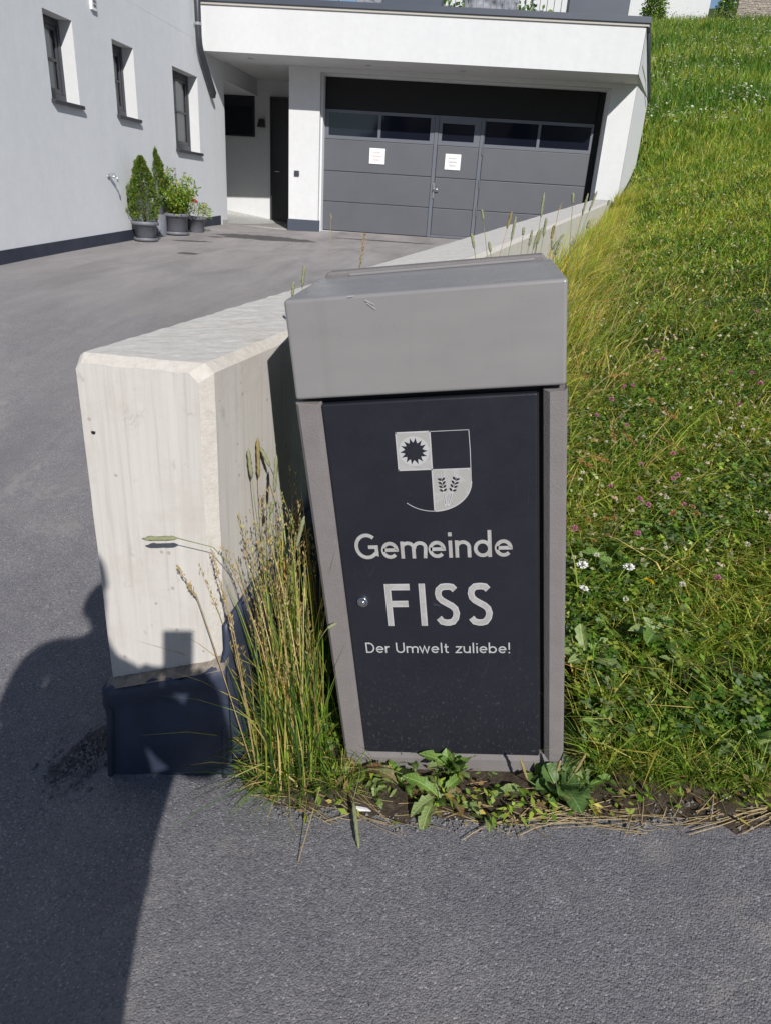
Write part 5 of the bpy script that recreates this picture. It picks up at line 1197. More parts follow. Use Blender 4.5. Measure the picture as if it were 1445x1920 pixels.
# rusty seed heads lying over the turf
rh = [((300, 680), (450, 640)), ((130, 790), (345, 770)), ((160, 1150), (170, 1215)), ((330, 1190), (460, 1175)), ((690, 1400), (780, 1475)), ((665, 1590), (850, 1710)), ((420, 1570), (510, 1660)), ((340, 1550), (375, 1620)), ((205, 1735), (325, 1775)), ((110, 1745), (210, 1810)), ((600, 1340), (640, 1365)), ((760, 1080 + 380), (790, 1470))]
rh.sort(key=lambda q: q[0][1] + q[1][1])
for i, (a_, b_) in enumerate(rh):
    up = lambda q: nrm(ray(1050 + q[0] / 3.658, 380 + q[1] / 3.658))
    g1 = ground_hit(1050 + a_[0] / 3.658, 380 + a_[1] / 3.658, lambda x, y: MEAD(x, y) + 0.19); g2 = ground_hit(1050 + b_[0] / 3.658, 380 + b_[1] / 3.658, lambda x, y: MEAD(x, y) + 0.17)
    if np.linalg.norm(g2 - g1) > 0.16: g2 = g1 + (g2 - g1) * 0.16 / np.linalg.norm(g2 - g1)
    d_ = nrm(g1 - g2); base = g1 + d_ * 0.22; base[2] = MEAD(base[0], base[1]) - 0.01
    panicle(base, (base + g1) / 2 + np.array([0, 0, 0.07]), g1, g2, f'rusty orange grass head right of the bin, {ORD[i]} from the top of them', 'rusty grass heads right of the bin', M_STRAW, M_RUST, 110, 0.0075, 60 + i, L_=0.011, W_=0.0022)

# --- dry tuft between the wall end and the bin
tuft = empty('grass_tuft', (-0.40, 1.50, -1.44)); tag(tuft, 'tall half-dry grass tuft growing between the concrete wall and the bin', 'grass tuft')
rt = np.random.default_rng(12)
n = 220; bx = rt.normal(-0.385, 0.038, n); by = rt.uniform(1.40, 1.72, n); bx = np.clip(bx, wall_right_x(by) + 0.05, -0.255); P = np.c_[bx, by, MEAD(bx, by) - 0.01]
az = rt.normal(math.pi * 1.1, 0.9, n); H = rt.uniform(0.38, 0.82, n)
colS = pick(n, [G_STRAW, np.array([0.40, 0.26, 0.075]), G_YEL, G_LIGHT, G_MID], [.18, .24, .18, .20, .20], r=rt)
lean = np.where(rt.random(n) < 0.08, rt.uniform(0.35, 0.7, n), rt.uniform(0.02, 0.24, n)); H = np.where(lean > 0.34, H * 0.75, H)
S1 = blades(P, H, rt.uniform(0.0030, 0.0050, n), az, lean, colS, 5, r=rt)
stuff('dry_stems', [S1], M_DRY, None, None, tuft)
SP = []
for i in range(0, n):
    if rt.random() < 0.62 and lean[i] < 0.30:
        d = np.array([math.cos(az[i]), math.sin(az[i]), 0]); m_ = 34; t = rt.uniform(0.78, 1.02, m_)
        c = P[i] + d * (lean[i] * H[i] * t ** 1.7)[:, None] + np.c_[np.zeros(m_), np.zeros(m_), H[i] * (t - 0.42 * lean[i] * t ** 2.3)] + rt.normal(0, 0.0019, (m_, 3))
        dd = unit(np.c_[rt.normal(0, .3, m_), rt.normal(0, .3, m_), np.ones(m_)]); SP.append(kites(c, dd, unit(rt.normal(0, 1, (m_, 3))), rt.uniform(0.008, 0.015, m_), rt.uniform(0.0022, 0.004, m_), pick(m_, [G_STRAW, np.array([0.36, 0.25, 0.10]), np.array([0.26, 0.23, 0.09])], [.25, .4, .35], r=rt)))
stuff('dry_seed_heads', SP, M_DRY, None, None, tuft)
n = 1050; bx = rt.normal(-0.365, 0.062, n); by = rt.uniform(1.33, 1.80, n); bx = np.clip(bx, wall_right_x(by) + 0.03, -0.235); by = np.maximum(by, edge_y(bx) + 0.03); P = np.c_[bx, by, MEAD(bx, by) - 0.01]
col = pick(n, [np.array([0.040, 0.085, 0.032]), G_DEEP, G_MID, G_LIGHT, G_STRAW, G_YEL], [.22, .20, .20, .12, .16, .10], r=rt)
H = np.where(rt.random(n) < 0.3, rt.uniform(0.25, 0.55, n), rt.uniform(0.07, 0.22, n))
S2 = blades(P, H, rt.uniform(0.003, 0.0065, n), rt.normal(-2.1, 0.8, n), np.where(H > 0.3, rt.uniform(0.05, 0.35, n), rt.uniform(0.25, 1.4, n)), col, 4, r=rt)
stuff('green_blades', [S2], M_GRASS, None, None, tuft)
th = [((435, 580), (395, 245), 1.56), ((515, 570), (505, 125), 1.60), ((640, 450), (535, 230), 1.62), ((690, 740), (715, 320), 1.55), ((935, 1370), (1030, 1010), 1.46), ((650, 980), (675, 840), 1.50)]
tl_ = ['leftmost timothy head of the dry tuft, casting its shadow on the wall', 'tallest upright timothy head of the dry tuft beside the wall', 'timothy head tilted to the left at the top of the dry tuft', 'long timothy head at the right top of the dry tuft', 'pale timothy head leaning right towards the bin from the tuft', 'short grey-green timothy head in the middle of the dry tuft']
for i, (b_, t_, Yh) in enumerate(th):
    hb = on_y(400 + b_[0] / 6.02, 800 + b_[1] / 6.02, Yh); ht = on_y(400 + t_[0] / 6.02, 800 + t_[1] / 6.02, Yh)
    base = np.array([-0.38 + 0.02 * i, Yh, 0]); base[2] = MEAD(base[0], base[1]); d_ = (hb - ht) / np.linalg.norm(hb - ht)
    timothy(base, hb + d_ * 0.35, hb, ht, 0.0046, tl_[i], None, i == 1, 80 + i)
# timothy head bent across the pale wall end
hb = on_y(333, 1009, 1.335); ht = on_y(267, 1010, 1.33); base = np.array([-0.43, 1.36, MEAD(-0.43, 1.36)])
root = empty('timothy_stalk', base); tag(root, 'green timothy head bent over to the left across the pale wall end', 'grass stalk')
p3_ = on_y(400, 1026, 1.345); p2__ = on_y(450, 1078, 1.36); p1_ = on_y(478, 1180, 1.37)
mb = MB(); mb.tube([base, base * .5 + p1_ * .5 + np.array([.01, 0, 0]), p1_, p2__, p3_, hb], 0.0010, 5); mb.build('stem', M_STEMG, root, True)
mb = MB(); head_mesh(mb, hb, ht, 0.0056, seed=99); mb.build('seed_head', M_TIM, root, True)
for i, (gp_, bp_, hb_, ht_, lb) in enumerate((((425, 1290), (395, 1180), (372, 1125), (332, 1062), 'straw-coloured grass head slanting across the lower pale wall end'), ((470, 1330), (440, 1200), (420, 1120), (398, 1035), 'straw-coloured grass head in front of the wall corner above the tuft'), ((470, 1330), (455, 1280), (440, 1190), (420, 1110), 'lower straw-coloured grass head hanging in front of the wall corner'))):
    base = on_y(*gp_, 1.365); bendp, hbp, htp = on_y(*bp_, 1.36), on_y(*hb_, 1.355), on_y(*ht_, 1.35)
    root_b = np.array([-0.44, 1.37, MEAD(-0.44, 1.37)])
    panicle(root_b, base * .4 + bendp * .6, hbp, htp, lb, None, M_STRAW, M_STRAW, 55, 0.004, 110 + i, L_=0.012, W_=0.0018)
# fallen timothy head over the asphalt, loose straws
hb = road_hit(661, 1522); hb = hb + np.array([0, 0, 0.04]); ht = road_hit(672, 1597); ht = ht + np.array([0, 0, 0.012]); base = np.array([-0.20, 1.42, MEAD(-0.20, 1.42)])
timothy(base, on_y(690, 1400, 1.40), hb, ht, 0.0052, 'timothy head fallen forward onto the asphalt in front of the tuft', None, False, 130)
hb = on_y(800, 1480, 1.36); ht = on_y(858, 1506, 1.33); base = np.array([-0.23, 1.40, MEAD(-0.23, 1.40)])
timothy(base, on_y(720, 1410, 1.38), hb, ht, 0.0048, 'pale timothy head lying across the weeds at the foot of the bin', None, False, 131)
hb = on_y(632, 1168, 1.42); ht = on_y(614, 1178, 1.41); base = np.array([-0.33, 1.46, MEAD(-0.33, 1.46)])
timothy(base, on_y(560, 1240, 1.44), ht, hb, 0.0042, 'small timothy head touching the left edge of the bin frame', None, False, 132)
a_ = road_hit(559, 1620) + np.array([0, 0, .006]); b_ = on_y(600, 1475, 1.30)
mb = MB(); mb.tube([a_, a_ * .5 + b_ * .5, b_], 0.0011, 5); tag(mb.build('dry_straw', M_STRAW), 'single pale straw pointing down over the asphalt below the tuft', 'straw')

# --- leafy weeds at the foot of the bin
def leaf_mesh(name, L_, W_, mat, lobes=0, curl=0.6, seed=0, petiole=0.2, broad=0.5):
    r2 = np.random.default_rng(seed); k = 15; V = []; F = []
    for i in range(k):
        t = i / (k - 1); x = L_ * t; zc = L_ * (0.75 * t - curl * t * t)
        if t < petiole: wv = 0.0022 + 0.0 * t
        else:
            s_ = (t - petiole) / (1 - petiole)
            prof = 2 * math.sqrt(max(0.0, s_ * (1 - s_))) if lobes == 0 else max(0.0, s_ ** broad * (1 - s_) ** 0.38) / 0.58
            wv = W_ / 2 * prof * (1 + (0.20 if lobes else 0.05) * math.sin(lobes * 2 * math.pi * s_ + seed)) + 0.0006
        wob = 0.18 * wv * r2.normal(); 
        V += [(x, -wv, zc + wv * 0.35 + wob), (x, -wv * .5, zc + wv * .05), (x, 0, zc - wv * .10), (x, wv * .5, zc + wv * .05), (x, wv, zc + wv * 0.35 - wob)]
    for i in range(k - 1):
        for j in range(4): F.append((i * 5 + j, i * 5 + j + 1, i * 5 + 6 + j, i * 5 + 5 + j))
    mb = MB(); mb.add(V, F); me = mb.mesh(name); me.materials.append(mat); me.polygons.foreach_set('use_smooth', np.ones(len(me.polygons), bool)); return me
LEAVES = {}
def leafset(key, L_, W_, mat, lobes, curl, pet, broad):
    LEAVES[key] = [leaf_mesh('leaf', L_ * s_, W_ * s_, mat, lobes, curl * c_, 200 + i, pet, broad) for i, (s_, c_) in enumerate(((1, 1), (0.8, 0.7), (1.12, 1.25)))]
leafset('weed', 0.105, 0.036, M_WEED, 4, 0.75, 0.12, 0.75); leafset('pale', 0.105, 0.038, M_WEEDP, 4, 0.8, 0.12, 0.75); leafset('red', 0.10, 0.042, M_WEEDR, 3, 0.85, 0.15, 0.7)
leafset('plantain', 0.090, 0.066, M_PLANT, 0, 0.75, 0.30, 0.85); leafset('oval', 0.075, 0.03, M_WEEDP, 0, 0.6, 0.15, 0.8)
def rosette(px, py, mix_, n, label, steep=0.35, scale=1.0, seed=0, lift=0.0, cat='weed', group=None, a0=0, a1=6.283, name='leafy_weed'):
    r2 = np.random.default_rng(seed); p = ground_hit(px, py, MEAD); root = empty(name, p); tag(root, label, cat, group)
    for i in range(n):
        key = mix_[i % len(mix_)]; me = LEAVES[key][int(r2.integers(3))]; o = bpy.data.objects.new('leaf', me); COL.objects.link(o); o.parent = root
        a = a0 + (a1 - a0) * (i + 0.5 * r2.random()) / n; s_ = scale * r2.uniform(0.75, 1.15); tilt = r2.normal(steep, 0.22)
        o.matrix_local = Matrix.Translation((0, 0, 0.004 + lift * r2.random())) @ Matrix.Rotation(a, 4, 'Z') @ Matrix.Rotation(-tilt, 4, 'Y') @ Matrix.Rotation(r2.normal(0, .35), 4, 'X') @ Matrix.Scale(s_, 4)
    return root, p
rosette(845, 1462, ['weed', 'weed', 'pale'], 19, 'bright green leafy rosette against the bottom rail of the bin', 0.85, 0.82, 1, 0.015)
rosette(822, 1505, ['pale', 'red', 'weed', 'red', 'pale'], 15, 'weed with reddish drooping leaves hanging over the asphalt edge', 0.15, 0.82, 2, 0.01)
rosette(748, 1478, ['red', 'pale', 'oval', 'weed'], 9, 'small reddish-green weed at the lower left corner of the bin door', 0.35, 0.85, 3)
rosette(912, 1508, ['pale', 'oval'], 4, 'sparse weed with narrow pale leaves on bare soil before the bin', 0.2, 0.8, 4)
rt_, pp_ = rosette(1043, 1490, ['plantain'], 11, 'broad-leaved plantain below the lower right corner of the bin', 0.35, 1.0, 5, 0.005, 'plantain', None, name='plantain')
for i, (hb_, ht_) in enumerate((((988, 1462), (974, 1421)), ((1075, 1450), (1098, 1412)), ((1042, 1448), (1050, 1425)))):
    hb = on_y(*hb_, pp_[1] - 0.01); ht = on_y(*ht_, pp_[1] - 0.005); mb = MB(); mb.tube(bez(pp_, (pp_ + hb) / 2 + np.array([0, 0, -.01]), hb, 6), 0.0014, 5); mb.build('flower_stalk', M_STEMG, rt_, True)
    mb = MB(); head_mesh(mb, hb, ht, 0.0036, seed=140 + i); mb.build('flower_spike', M_TIMB, rt_, True)
for (px, py, mx_, n_, lb, sc__, sd) in ((1095, 1255, ['pale', 'pale', 'oval'], 11, 'pale dandelion rosette close to the right side of the bin', 1.1, 11), (1222, 1225, ['weed', 'pale'], 9, 'upright dandelion rosette on the turf below the yellow flower', 1.2, 12), (1392, 1425, ['pale', 'weed', 'oval'], 11, 'low dandelion rosette near the right picture edge by the road', 1.0, 13), (1150, 1090, ['weed', 'plantain'], 5, 'single upright green leaves by the white yarrow', 1.1, 14), (1265, 1275, ['oval', 'pale'], 6, 'small grey-leaved weed on bare soil right of the bin', 0.7, 15), (1130, 1390, ['oval', 'weed', 'pale'], 8, 'small leafy weed beside the lower right foot of the bin', 0.8, 16), (1320, 1330, ['weed', 'oval'], 7, 'leafy weed between grass clumps near the road, far right', 0.8, 17), (1230, 1015, ['weed', 'oval', 'plantain'], 7, 'leafy weed among the pink clover right of the bin', 0.8, 18)):
    rosette(px, py, mx_, n_, lb, 0.65, sc__ * 1.1, sd, 0.03)
for k, (px, py, mx_, n_, lb, sc__) in enumerate(((768, 1440, ['weed', 'pale'], 5, 'few upright green leaves left of the bright rosette at the bin foot', 0.7), (903, 1446, ['weed', 'oval'], 5, 'few green leaves right of the bright rosette at the bin foot', 0.6), (1003, 1468, ['pale', 'weed'], 5, 'small light green weed left of the plantain', 0.55), (1098, 1478, ['weed', 'pale', 'oval'], 7, 'light green weed just right of the plantain', 0.75), (700, 1500, ['oval', 'pale'], 4, 'tiny pale weed on the soil above the white scrap', 0.6), (655, 1462, ['oval', 'red'], 5, 'small withered weed at the left foot of the bin frame', 0.7), (905, 1545, ['red', 'pale'], 4, 'flat withered leaves at the asphalt edge before the bin', 0.7))):
    rosette(px, py, mx_, n_, lb, 0.5, sc__, 300 + k)
# loose green clumps along the road side on the right
rc_ = np.random.default_rng(33); cl = []
for (px, py) in ((1100, 1420), (1160, 1440), (1225, 1455), (1290, 1460), (1350, 1465), (1410, 1475), (1190, 1380), (1260, 1390), (1330, 1400), (1400, 1340), (1120, 1330), (1430, 1440), (1240, 1330), (700, 1440), (640, 1470), (1300, 1240), (1420, 1260)):
    p = ground_hit(px, py, MEAD); n = 90; a = rc_.uniform(0, 6.28, n); rr = np.abs(rc_.normal(0, 0.022, n)); P = np.c_[p[0] + rr * np.cos(a), p[1] + rr * np.sin(a), np.full(n, p[2] - 0.006)]
    cl.append(blades(P, rc_.uniform(0.06, 0.16, n), rc_.uniform(0.0022, 0.0042, n), a + rc_.normal(0, .4, n), rc_.uniform(0.3, 1.4, n), pick(n, [G_DEEP, G_MID, G_LIGHT, G_YEL, G_STRAW], [.18, .36, .28, .10, .08], r=rc_), 3, r=rc_))
n = 800; xv = rc_.uniform(-0.32, 1.25, n); yv = edge_y(xv) + np.abs(rc_.normal(0.075, 0.045, n)); okv = (rc_.random(n) < np.clip(1.6 * patch(xv, yv * 2, 5.0, 1) - 0.2, 0.08, 1)) & ~((np.abs(xv - 0.075) < 0.29) & (yv > 1.435)); xv, yv = xv[okv], yv[okv]; n = len(xv); av = rc_.uniform(0, 6.28, n)
Pv = np.c_[xv, yv, np.maximum(MEAD(xv, yv), ASPH(xv, yv)) + rc_.uniform(0.004, 0.035, n)]
cl.append(kites(Pv, unit(np.c_[np.cos(av), np.sin(av), rc_.normal(0.35, 0.35, n)]), unit(np.c_[rc_.normal(0, .3, n), rc_.normal(-.2, .3, n), np.ones(n)]), rc_.uniform(0.012, 0.038, n), rc_.uniform(0.006, 0.015, n), pick(n, [G_MID, G_LIGHT, G_YEL, np.array([0.30, 0.20, 0.09])], [.34, .38, .12, .16], r=rc_)))
stuff('roadside_grass', cl, M_GRASS, 'loose green grass and small herbs along the soil edge of the road', 'grass')
# straw litter, pebbles
rs = np.random.default_rng(44); mbs = MB()
def straw(x, y, a, L_, lift):
    k = 4; pts = []
    for i in range(k):
        t = i / (k - 1) - 0.5; xx, yy = x + math.cos(a) * L_ * t, y + math.sin(a) * L_ * t + 0.01 * math.sin(3 * t + x * 9) * L_ * 6
        zz = max(MEAD(xx, yy) if yy > edge_y(xx) + 0.02 else -9, ASPH(xx, yy) + 0.002)
        pts.append((xx, yy, zz + lift + rs.uniform(0, 0.004)))
    mbs.tube(pts, rs.uniform(0.0005, 0.0011), 3)
for _ in range(60):
    x = rs.uniform(0.25, 1.15); straw(x, float(edge_y(x)) + abs(rs.normal(0.014, 0.028)), rs.normal(0.08, 0.22), rs.uniform(0.04, 0.26), 0.004)
for _ in range(60):
    x = rs.uniform(-0.42, 0.35); straw(x, float(edge_y(x)) + abs(rs.normal(0.05, 0.05)), rs.normal(-0.25, 0.5), rs.uniform(0.04, 0.18), 0.004)
for _ in range(90):
    x = rs.uniform(0.2, 1.3); straw(x, float(edge_y(x)) + abs(rs.normal(0.08, 0.10)), rs.uniform(0, 3.14), rs.uniform(0.03, 0.12), 0.006)
o = mbs.build('straw_litter', M_STRAW); tag(o, 'dry cut straw lying along the edge between asphalt and soil', 'straw', None, 'stuff')
mbp = MB(); octv = np.array([(1, 0, 0), (0, 1, 0), (-1, 0, 0), (0, -1, 0), (0, 0, 1), (0, 0, -1)], float); octf = [(0, 1, 4), (1, 2, 4), (2, 3, 4), (3, 0, 4), (1, 0, 5), (2, 1, 5), (3, 2, 5), (0, 3, 5)]
def pebble(x, y, r, z): 
    V = octv * (1 + rs.normal(0, 0.22, (6, 1))) * r * rs.uniform(0.6, 1.2, 3); a = rs.uniform(0, 6.28); R = np.array([[math.cos(a), -math.sin(a), 0], [math.sin(a), math.cos(a), 0], [0, 0, 1]]); mbp.add(V @ R.T + np.array([x, y, z]), octf)
for _ in range(900):
    x = rs.uniform(-0.45, 1.3); y = float(edge_y(x)) + abs(rs.normal(0.03, 0.05)); pebble(x, y, rs.uniform(0.0018, 0.0055) * (1.6 if rs.random() < .06 else 1), max(MEAD(x, y), ASPH(x, y)) + 0.003)
for _ in range(260):
    x = rs.normal(-0.98, 0.05); y = rs.normal(1.46, 0.06)
    if x < -0.915: pebble(x, y, rs.uniform(0.003, 0.009), ASPH(x, y) + 0.002)
for _ in range(60):
    x, y = rs.uniform(-1.2, 1.0), rs.uniform(0.7, 1.3); pebble(x, y, rs.uniform(0.0015, 0.0035), ASPH(x, y) + 0.001)
tag(mbp.build('gravel', M_PEB), 'small grey pebbles in the soil along the asphalt edge', 'gravel', None, 'stuff')
p = ground_hit(681, 1523, MEAD); mb = MB(); mb.hexa([(p[0] - .020, p[1] - .004, p[2] + .006), (p[0] + .020, p[1] - .006, p[2] + .006), (p[0] + .02, p[1] + .004, p[2] + .006), (p[0] - .02, p[1] + .006, p[2] + .006), (p[0] - .020, p[1] - .004, p[2] + .014), (p[0] + .020, p[1] - .006, p[2] + .014), (p[0] + .02, p[1] + .004, p[2] + .013), (p[0] - .02, p[1] + .006, p[2] + .013)])
tag(mb.build('litter_scrap', M_PAPER, bevel=0.001), 'small white scrap of litter on the soil left of the bin', 'litter')

# --- flowers in the turf
def flower_mesh(name, r, mat, squash=1.0, seed=0):
    r2 = np.random.default_rng(seed); mb = MB()
    for _ in range(70):
        d = nrm(r2.normal(0, 1, 3)); d[2] = abs(d[2]) * 1.0 - 0.25; d = nrm(d); s_ = nrm(np.cross(d, r2.normal(0, 1, 3))); c = d * r * 0.35; t = d * r * r2.uniform(0.85, 1.15); m_ = d * r * 0.75; w_ = r * 0.22
        mb.add([c * [1, 1, squash], (m_ - s_ * w_) * [1, 1, squash], t * [1, 1, squash], (m_ + s_ * w_) * [1, 1, squash]], [(0, 1, 2, 3)])
    me = mb.mesh(name); me.materials.append(mat); return me
FM_ = {'pink': [flower_mesh('flower_head', 0.0125, M_PINK, 1.1, i) for i in range(3)], 'white': [flower_mesh('flower_head', 0.010, M_CREAM, 1.0, 5 + i) for i in range(2)],
       'yarrow': [flower_mesh('flower_head', 0.018, M_PAPER, 0.45, 9)], 'yellow': [flower_mesh('flower_head', 0.018, M_YELL, 0.45, 10)], 'brown': [flower_mesh('flower_head', 0.011, M_RUST, 1.0, 11)]}
sm = MB(); sm.tube([(0, 0, -0.16), (0.006, 0.003, -0.08), (0, 0, 0)], 0.0011, 4); STEM_ME = sm.mesh('stem'); STEM_ME.materials.append(M_STEMG)
def flower(px, py, kind, label, cat, group=None, h=0.12):
    p = ground_hit(px, py, lambda x, y: MEAD(x, y) + h); r0 = empty(cat.replace(' ', '_') + '_flower' if 'flower' not in cat else cat.replace(' ', '_'), (p[0], p[1], p[2] - h)); tag(r0, label, cat, group)
    o = bpy.data.objects.new('flower_head', FM_[kind][int(rng.integers(len(FM_[kind])))]); COL.objects.link(o); o.parent = r0
    o.matrix_local = Matrix.Translation((0, 0, h)) @ Matrix.Rotation(rng.uniform(0, 6), 4, 'Z') @ Matrix.Rotation(rng.normal(0.2, .25), 4, 'X') @ Matrix.Scale(rng.uniform(0.85, 1.15), 4)
    s_ = bpy.data.objects.new('stem', STEM_ME); COL.objects.link(s_); s_.parent = r0; s_.matrix_local = Matrix.Translation((0, 0, h - 0.003)) @ Matrix.Rotation(rng.uniform(0, 6), 4, 'Z')
c3 = lambda x, y: (1050 + x / 3.658, 880 + y / 3.658)
c2 = lambda x, y: (1050 + x / 3.658, 380 + y / 3.658)
for i_, q in enumerate(sorted((c3(340, 120), c3(540, 205), c3(600, 245), c3(770, 65), c3(800, 40), c3(845, 245), c3(530, 440), c3(95, 405)), key=lambda q: q[0])):
    flower(*q, 'pink', f'pink clover in the lush patch by the bin door, {ORD[i_]} from the left there', 'clover', 'pink clover right of the bin door')
for i_, q in enumerate(sorted((c2(495, 1255), c2(440, 1265), c2(245, 1460), c2(350, 1350), c2(550, 1795), c2(455, 1530), c2(770, 1720), c2(650, 1020), c2(700, 1075)), key=lambda q: q[0])):
    flower(*q, 'pink', f'pink clover in the turf right of the bin hood, {ORD[i_]} from the left there', 'clover', 'pink clover right of the bin hood')
for i_, q in enumerate(sorted((c2(1225, 1385), c2(1350, 745), c2(1370, 1240), c3(1075, 745), c2(1170, 1165), c2(1310, 1170)), key=lambda q: q[0])):
    flower(*q, 'pink', f'pink clover near the right picture edge, {ORD[i_]} from the left there', 'clover', 'pink clover at the right picture edge')
for i_, q in enumerate(sorted((c3(900, 262), c3(775, 300), c3(225, 490), c3(190, 350), c3(310, 345), c3(365, 335), c3(930, 305)), key=lambda q: q[0])):
    flower(*q, 'brown', f'withered brown clover right of the bin, {ORD[i_]} from the left there', 'clover', 'withered clover heads')
for i_, q in enumerate(sorted((c3(150, 25), c3(135, 70), c3(725, 195), c3(855, 160), c3(875, 70), c3(720, 540), c3(245, 590), c3(90, 605), c3(235, 315), c3(835, 790), c3(1280, 515), c3(445, 890)), key=lambda q: q[0])):
    flower(*q, 'white', f'small white clover low in the turf by the bin door, {ORD[i_]} from the left there', 'clover', 'white clover low right')
for i_, q in enumerate(sorted((c2(1270, 1480), c2(1250, 1535), c2(1290, 1640), c2(1420, 1650), c2(1090, 1370), c2(530, 1390), c2(570, 1605), c2(1320, 1560), c2(1170, 1480), c2(1160, 1550)), key=lambda q: q[0])):
    flower(*q, 'white', f'small white clover in the middle of the slope, {ORD[i_]} from the left there', 'clover', 'white clover on the slope')
flower(*c3(470, 670), 'yarrow', 'white yarrow head furthest from the bin', 'yarrow', None, 0.16); flower(*c3(150, 655), 'yarrow', 'upper white yarrow head close to the bin', 'yarrow', None, 0.13); flower(*c3(160, 815), 'yarrow', 'lower white yarrow head close to the bin', 'yarrow', None, 0.13)
flower(*c3(605, 765), 'yellow', 'single yellow dandelion flower right of the bin', 'dandelion', None, 0.24)

# --- pots by the house wall
def pot(c, r0, r1, h, root, rim=0.025, saucer=0.0):
    mb = MB(); prof = [(r0 * 0.9, 0.0), (r0, 0.01), (r1 * 0.97, h - 0.05), (r1 * 1.0, h - 0.05), (r1 + rim, h - 0.045), (r1 + rim, h - 0.01), (r1 + rim - 0.008, h), (r1 - 0.01, h), (r1 - 0.02, h - 0.04)]
    mb.lathe(c, prof, 28); mb.build('pot', M_POT, root, True)
    mb = MB(); mb.lathe(c, [(0.0, h - 0.035), (r1 - 0.015, h - 0.04)], 20); mb.build('soil', M_SOILP, root)
    if saucer:
        mb = MB(); mb.lathe(c, [(0.0, 0.004), (saucer - .01, 0.004), (saucer, 0.045), (saucer - 0.008, 0.047), (saucer - 0.02, 0.015)], 28); mb.build('saucer', M_POT, root, True)
def conifer(c, h, r, root, seed, n=6500):
    r2 = np.random.default_rng(seed); t = r2.random(n) ** 0.8; a = r2.uniform(0, 6.283, n); bump_ = 1 + 0.16 * np.sin(a * 3 + t * 17 + seed) + 0.10 * np.sin(a * 5 - t * 31)
    prof = np.interp(t, [0, 0.10, 0.28, 0.5, 0.75, 0.93, 1], [0.62, 0.92, 1.0, 0.78, 0.48, 0.22, 0.03]) * r * bump_
    rad = prof * (1 - 0.45 * r2.random(n) ** 2.2)
    P = np.array(c) + np.c_[rad * np.cos(a), rad * np.sin(a), t * h]; d = unit(np.c_[np.cos(a), np.sin(a), r2.uniform(0.2, 1.1, n)] + r2.normal(0, .45, (n, 3)))
    col = pick(n, [np.array([0.07, 0.13, 0.024]), np.array([0.13, 0.20, 0.035]), np.array([0.20, 0.235, 0.045]), np.array([0.035, 0.07, 0.018])], [.30, .36, .22, .12], r=r2)
    parts_ = [kites(P, d, unit(r2.normal(0, 1, (n, 3))), r2.uniform(0.02, 0.042, n), r2.uniform(0.008, 0.015, n), col), kites(P, unit(d + r2.normal(0, .5, (n, 3))), unit(r2.normal(0, 1, (n, 3))), r2.uniform(0.015, 0.035, n), r2.uniform(0.007, 0.014, n), col)]
    stuff('crown', parts_, M_LEAF, None, None, root, None)
    mb = MB(); mb.tube([np.array(c) - [0, 0, 0.12], np.array(c) + [0, 0, h * .85]], [0.022, 0.006], 7); mb.build('trunk', M_BARK, root, True)
def spot(px, py): return ground_hit(px, py, ASPH)
g = spot(275, 452); sc_p = g[1] / 12.0
root = empty('potted_conifer', g); tag(root, 'front potted dwarf conifer in a low grey pot by the house wall', 'potted plant', 'potted plants by the house wall'); pot(g, 0.135, 0.160, 0.26, root, saucer=0.17); conifer(g + [0, 0, 0.27], 0.80, 0.21, root, 1)
g2 = spot(300, 441); g2 = g2 + np.array([-0.06, 0.05, 0]); root = empty('potted_conifer', g2); tag(root, 'taller potted dwarf conifer raised on a stand behind the front one', 'potted plant', 'potted plants by the house wall')
mb = MB(); mb.lathe(g2, [(0.15, 0), (0.15, 0.29), (0.13, 0.30), (0, 0.30)], 22); mb.build('stand', M_POT, root, True); pot(g2 + [0, 0, 0.302], 0.12, 0.15, 0.26, root); conifer(g2 + [0, 0, 0.57], 0.66, 0.18, root, 2)
g3 = spot(332, 440); root = empty('potted_bush', g3); tag(root, 'bushy potted shrub with yellow-green twigs in a large grey pot', 'potted plant', 'potted plants by the house wall'); pot(g3, 0.170, 0.180, 0.31, root, saucer=0.20)
rb = np.random.default_rng(5); n = 2400; sh = []
for s_ in range(38):
    a = rb.uniform(0, 6.28); out_ = rb.uniform(0.05, 0.40); hh = rb.uniform(0.32, 0.72) * (1.1 - out_); tip = g3 + np.array([math.cos(a) * out_, math.sin(a) * out_ - 0.03, 0.28 + hh]); basep = g3 + np.array([math.cos(a) * .06, math.sin(a) * .06, 0.26]); m_ = 85
    t = rb.uniform(0.15, 1, m_); P = basep + (tip - basep) * t[:, None] + rb.normal(0, 0.030, (m_, 3)); d = unit(rb.normal(0, 1, (m_, 3)) + [0, 0, .6])
    sh.append(kites(P, d, unit(rb.normal(0, 1, (m_, 3))), rb.uniform(0.035, 0.06, m_), rb.uniform(0.016, 0.028, m_), pick(m_, [G_DEEP, G_MID, G_LIGHT, np.array([0.32, 0.30, 0.05])], [.28, .32, .25, .15], r=rb)))
stuff('crown', sh, M_LEAF, None, None, root, None)
mb = MB()
for s_ in range(6): a = rb.uniform(0, 6.28); mb.tube([g3 + [math.cos(a) * .03, math.sin(a) * .03, .24], g3 + [math.cos(a) * .18 - (.12 if s_ < 2 else 0), math.sin(a) * .18, .75 + .05 * s_]], [0.008, 0.003], 5)
mb.build('twigs', M_BARK, root)
g4 = spot(368, 436) + np.array([-0.03, 0.1, 0]); root = empty('flower_pot', g4); tag(root, 'small pot of trailing greenery with a red flower by the wall corner', 'potted plant', 'potted plants by the house wall')
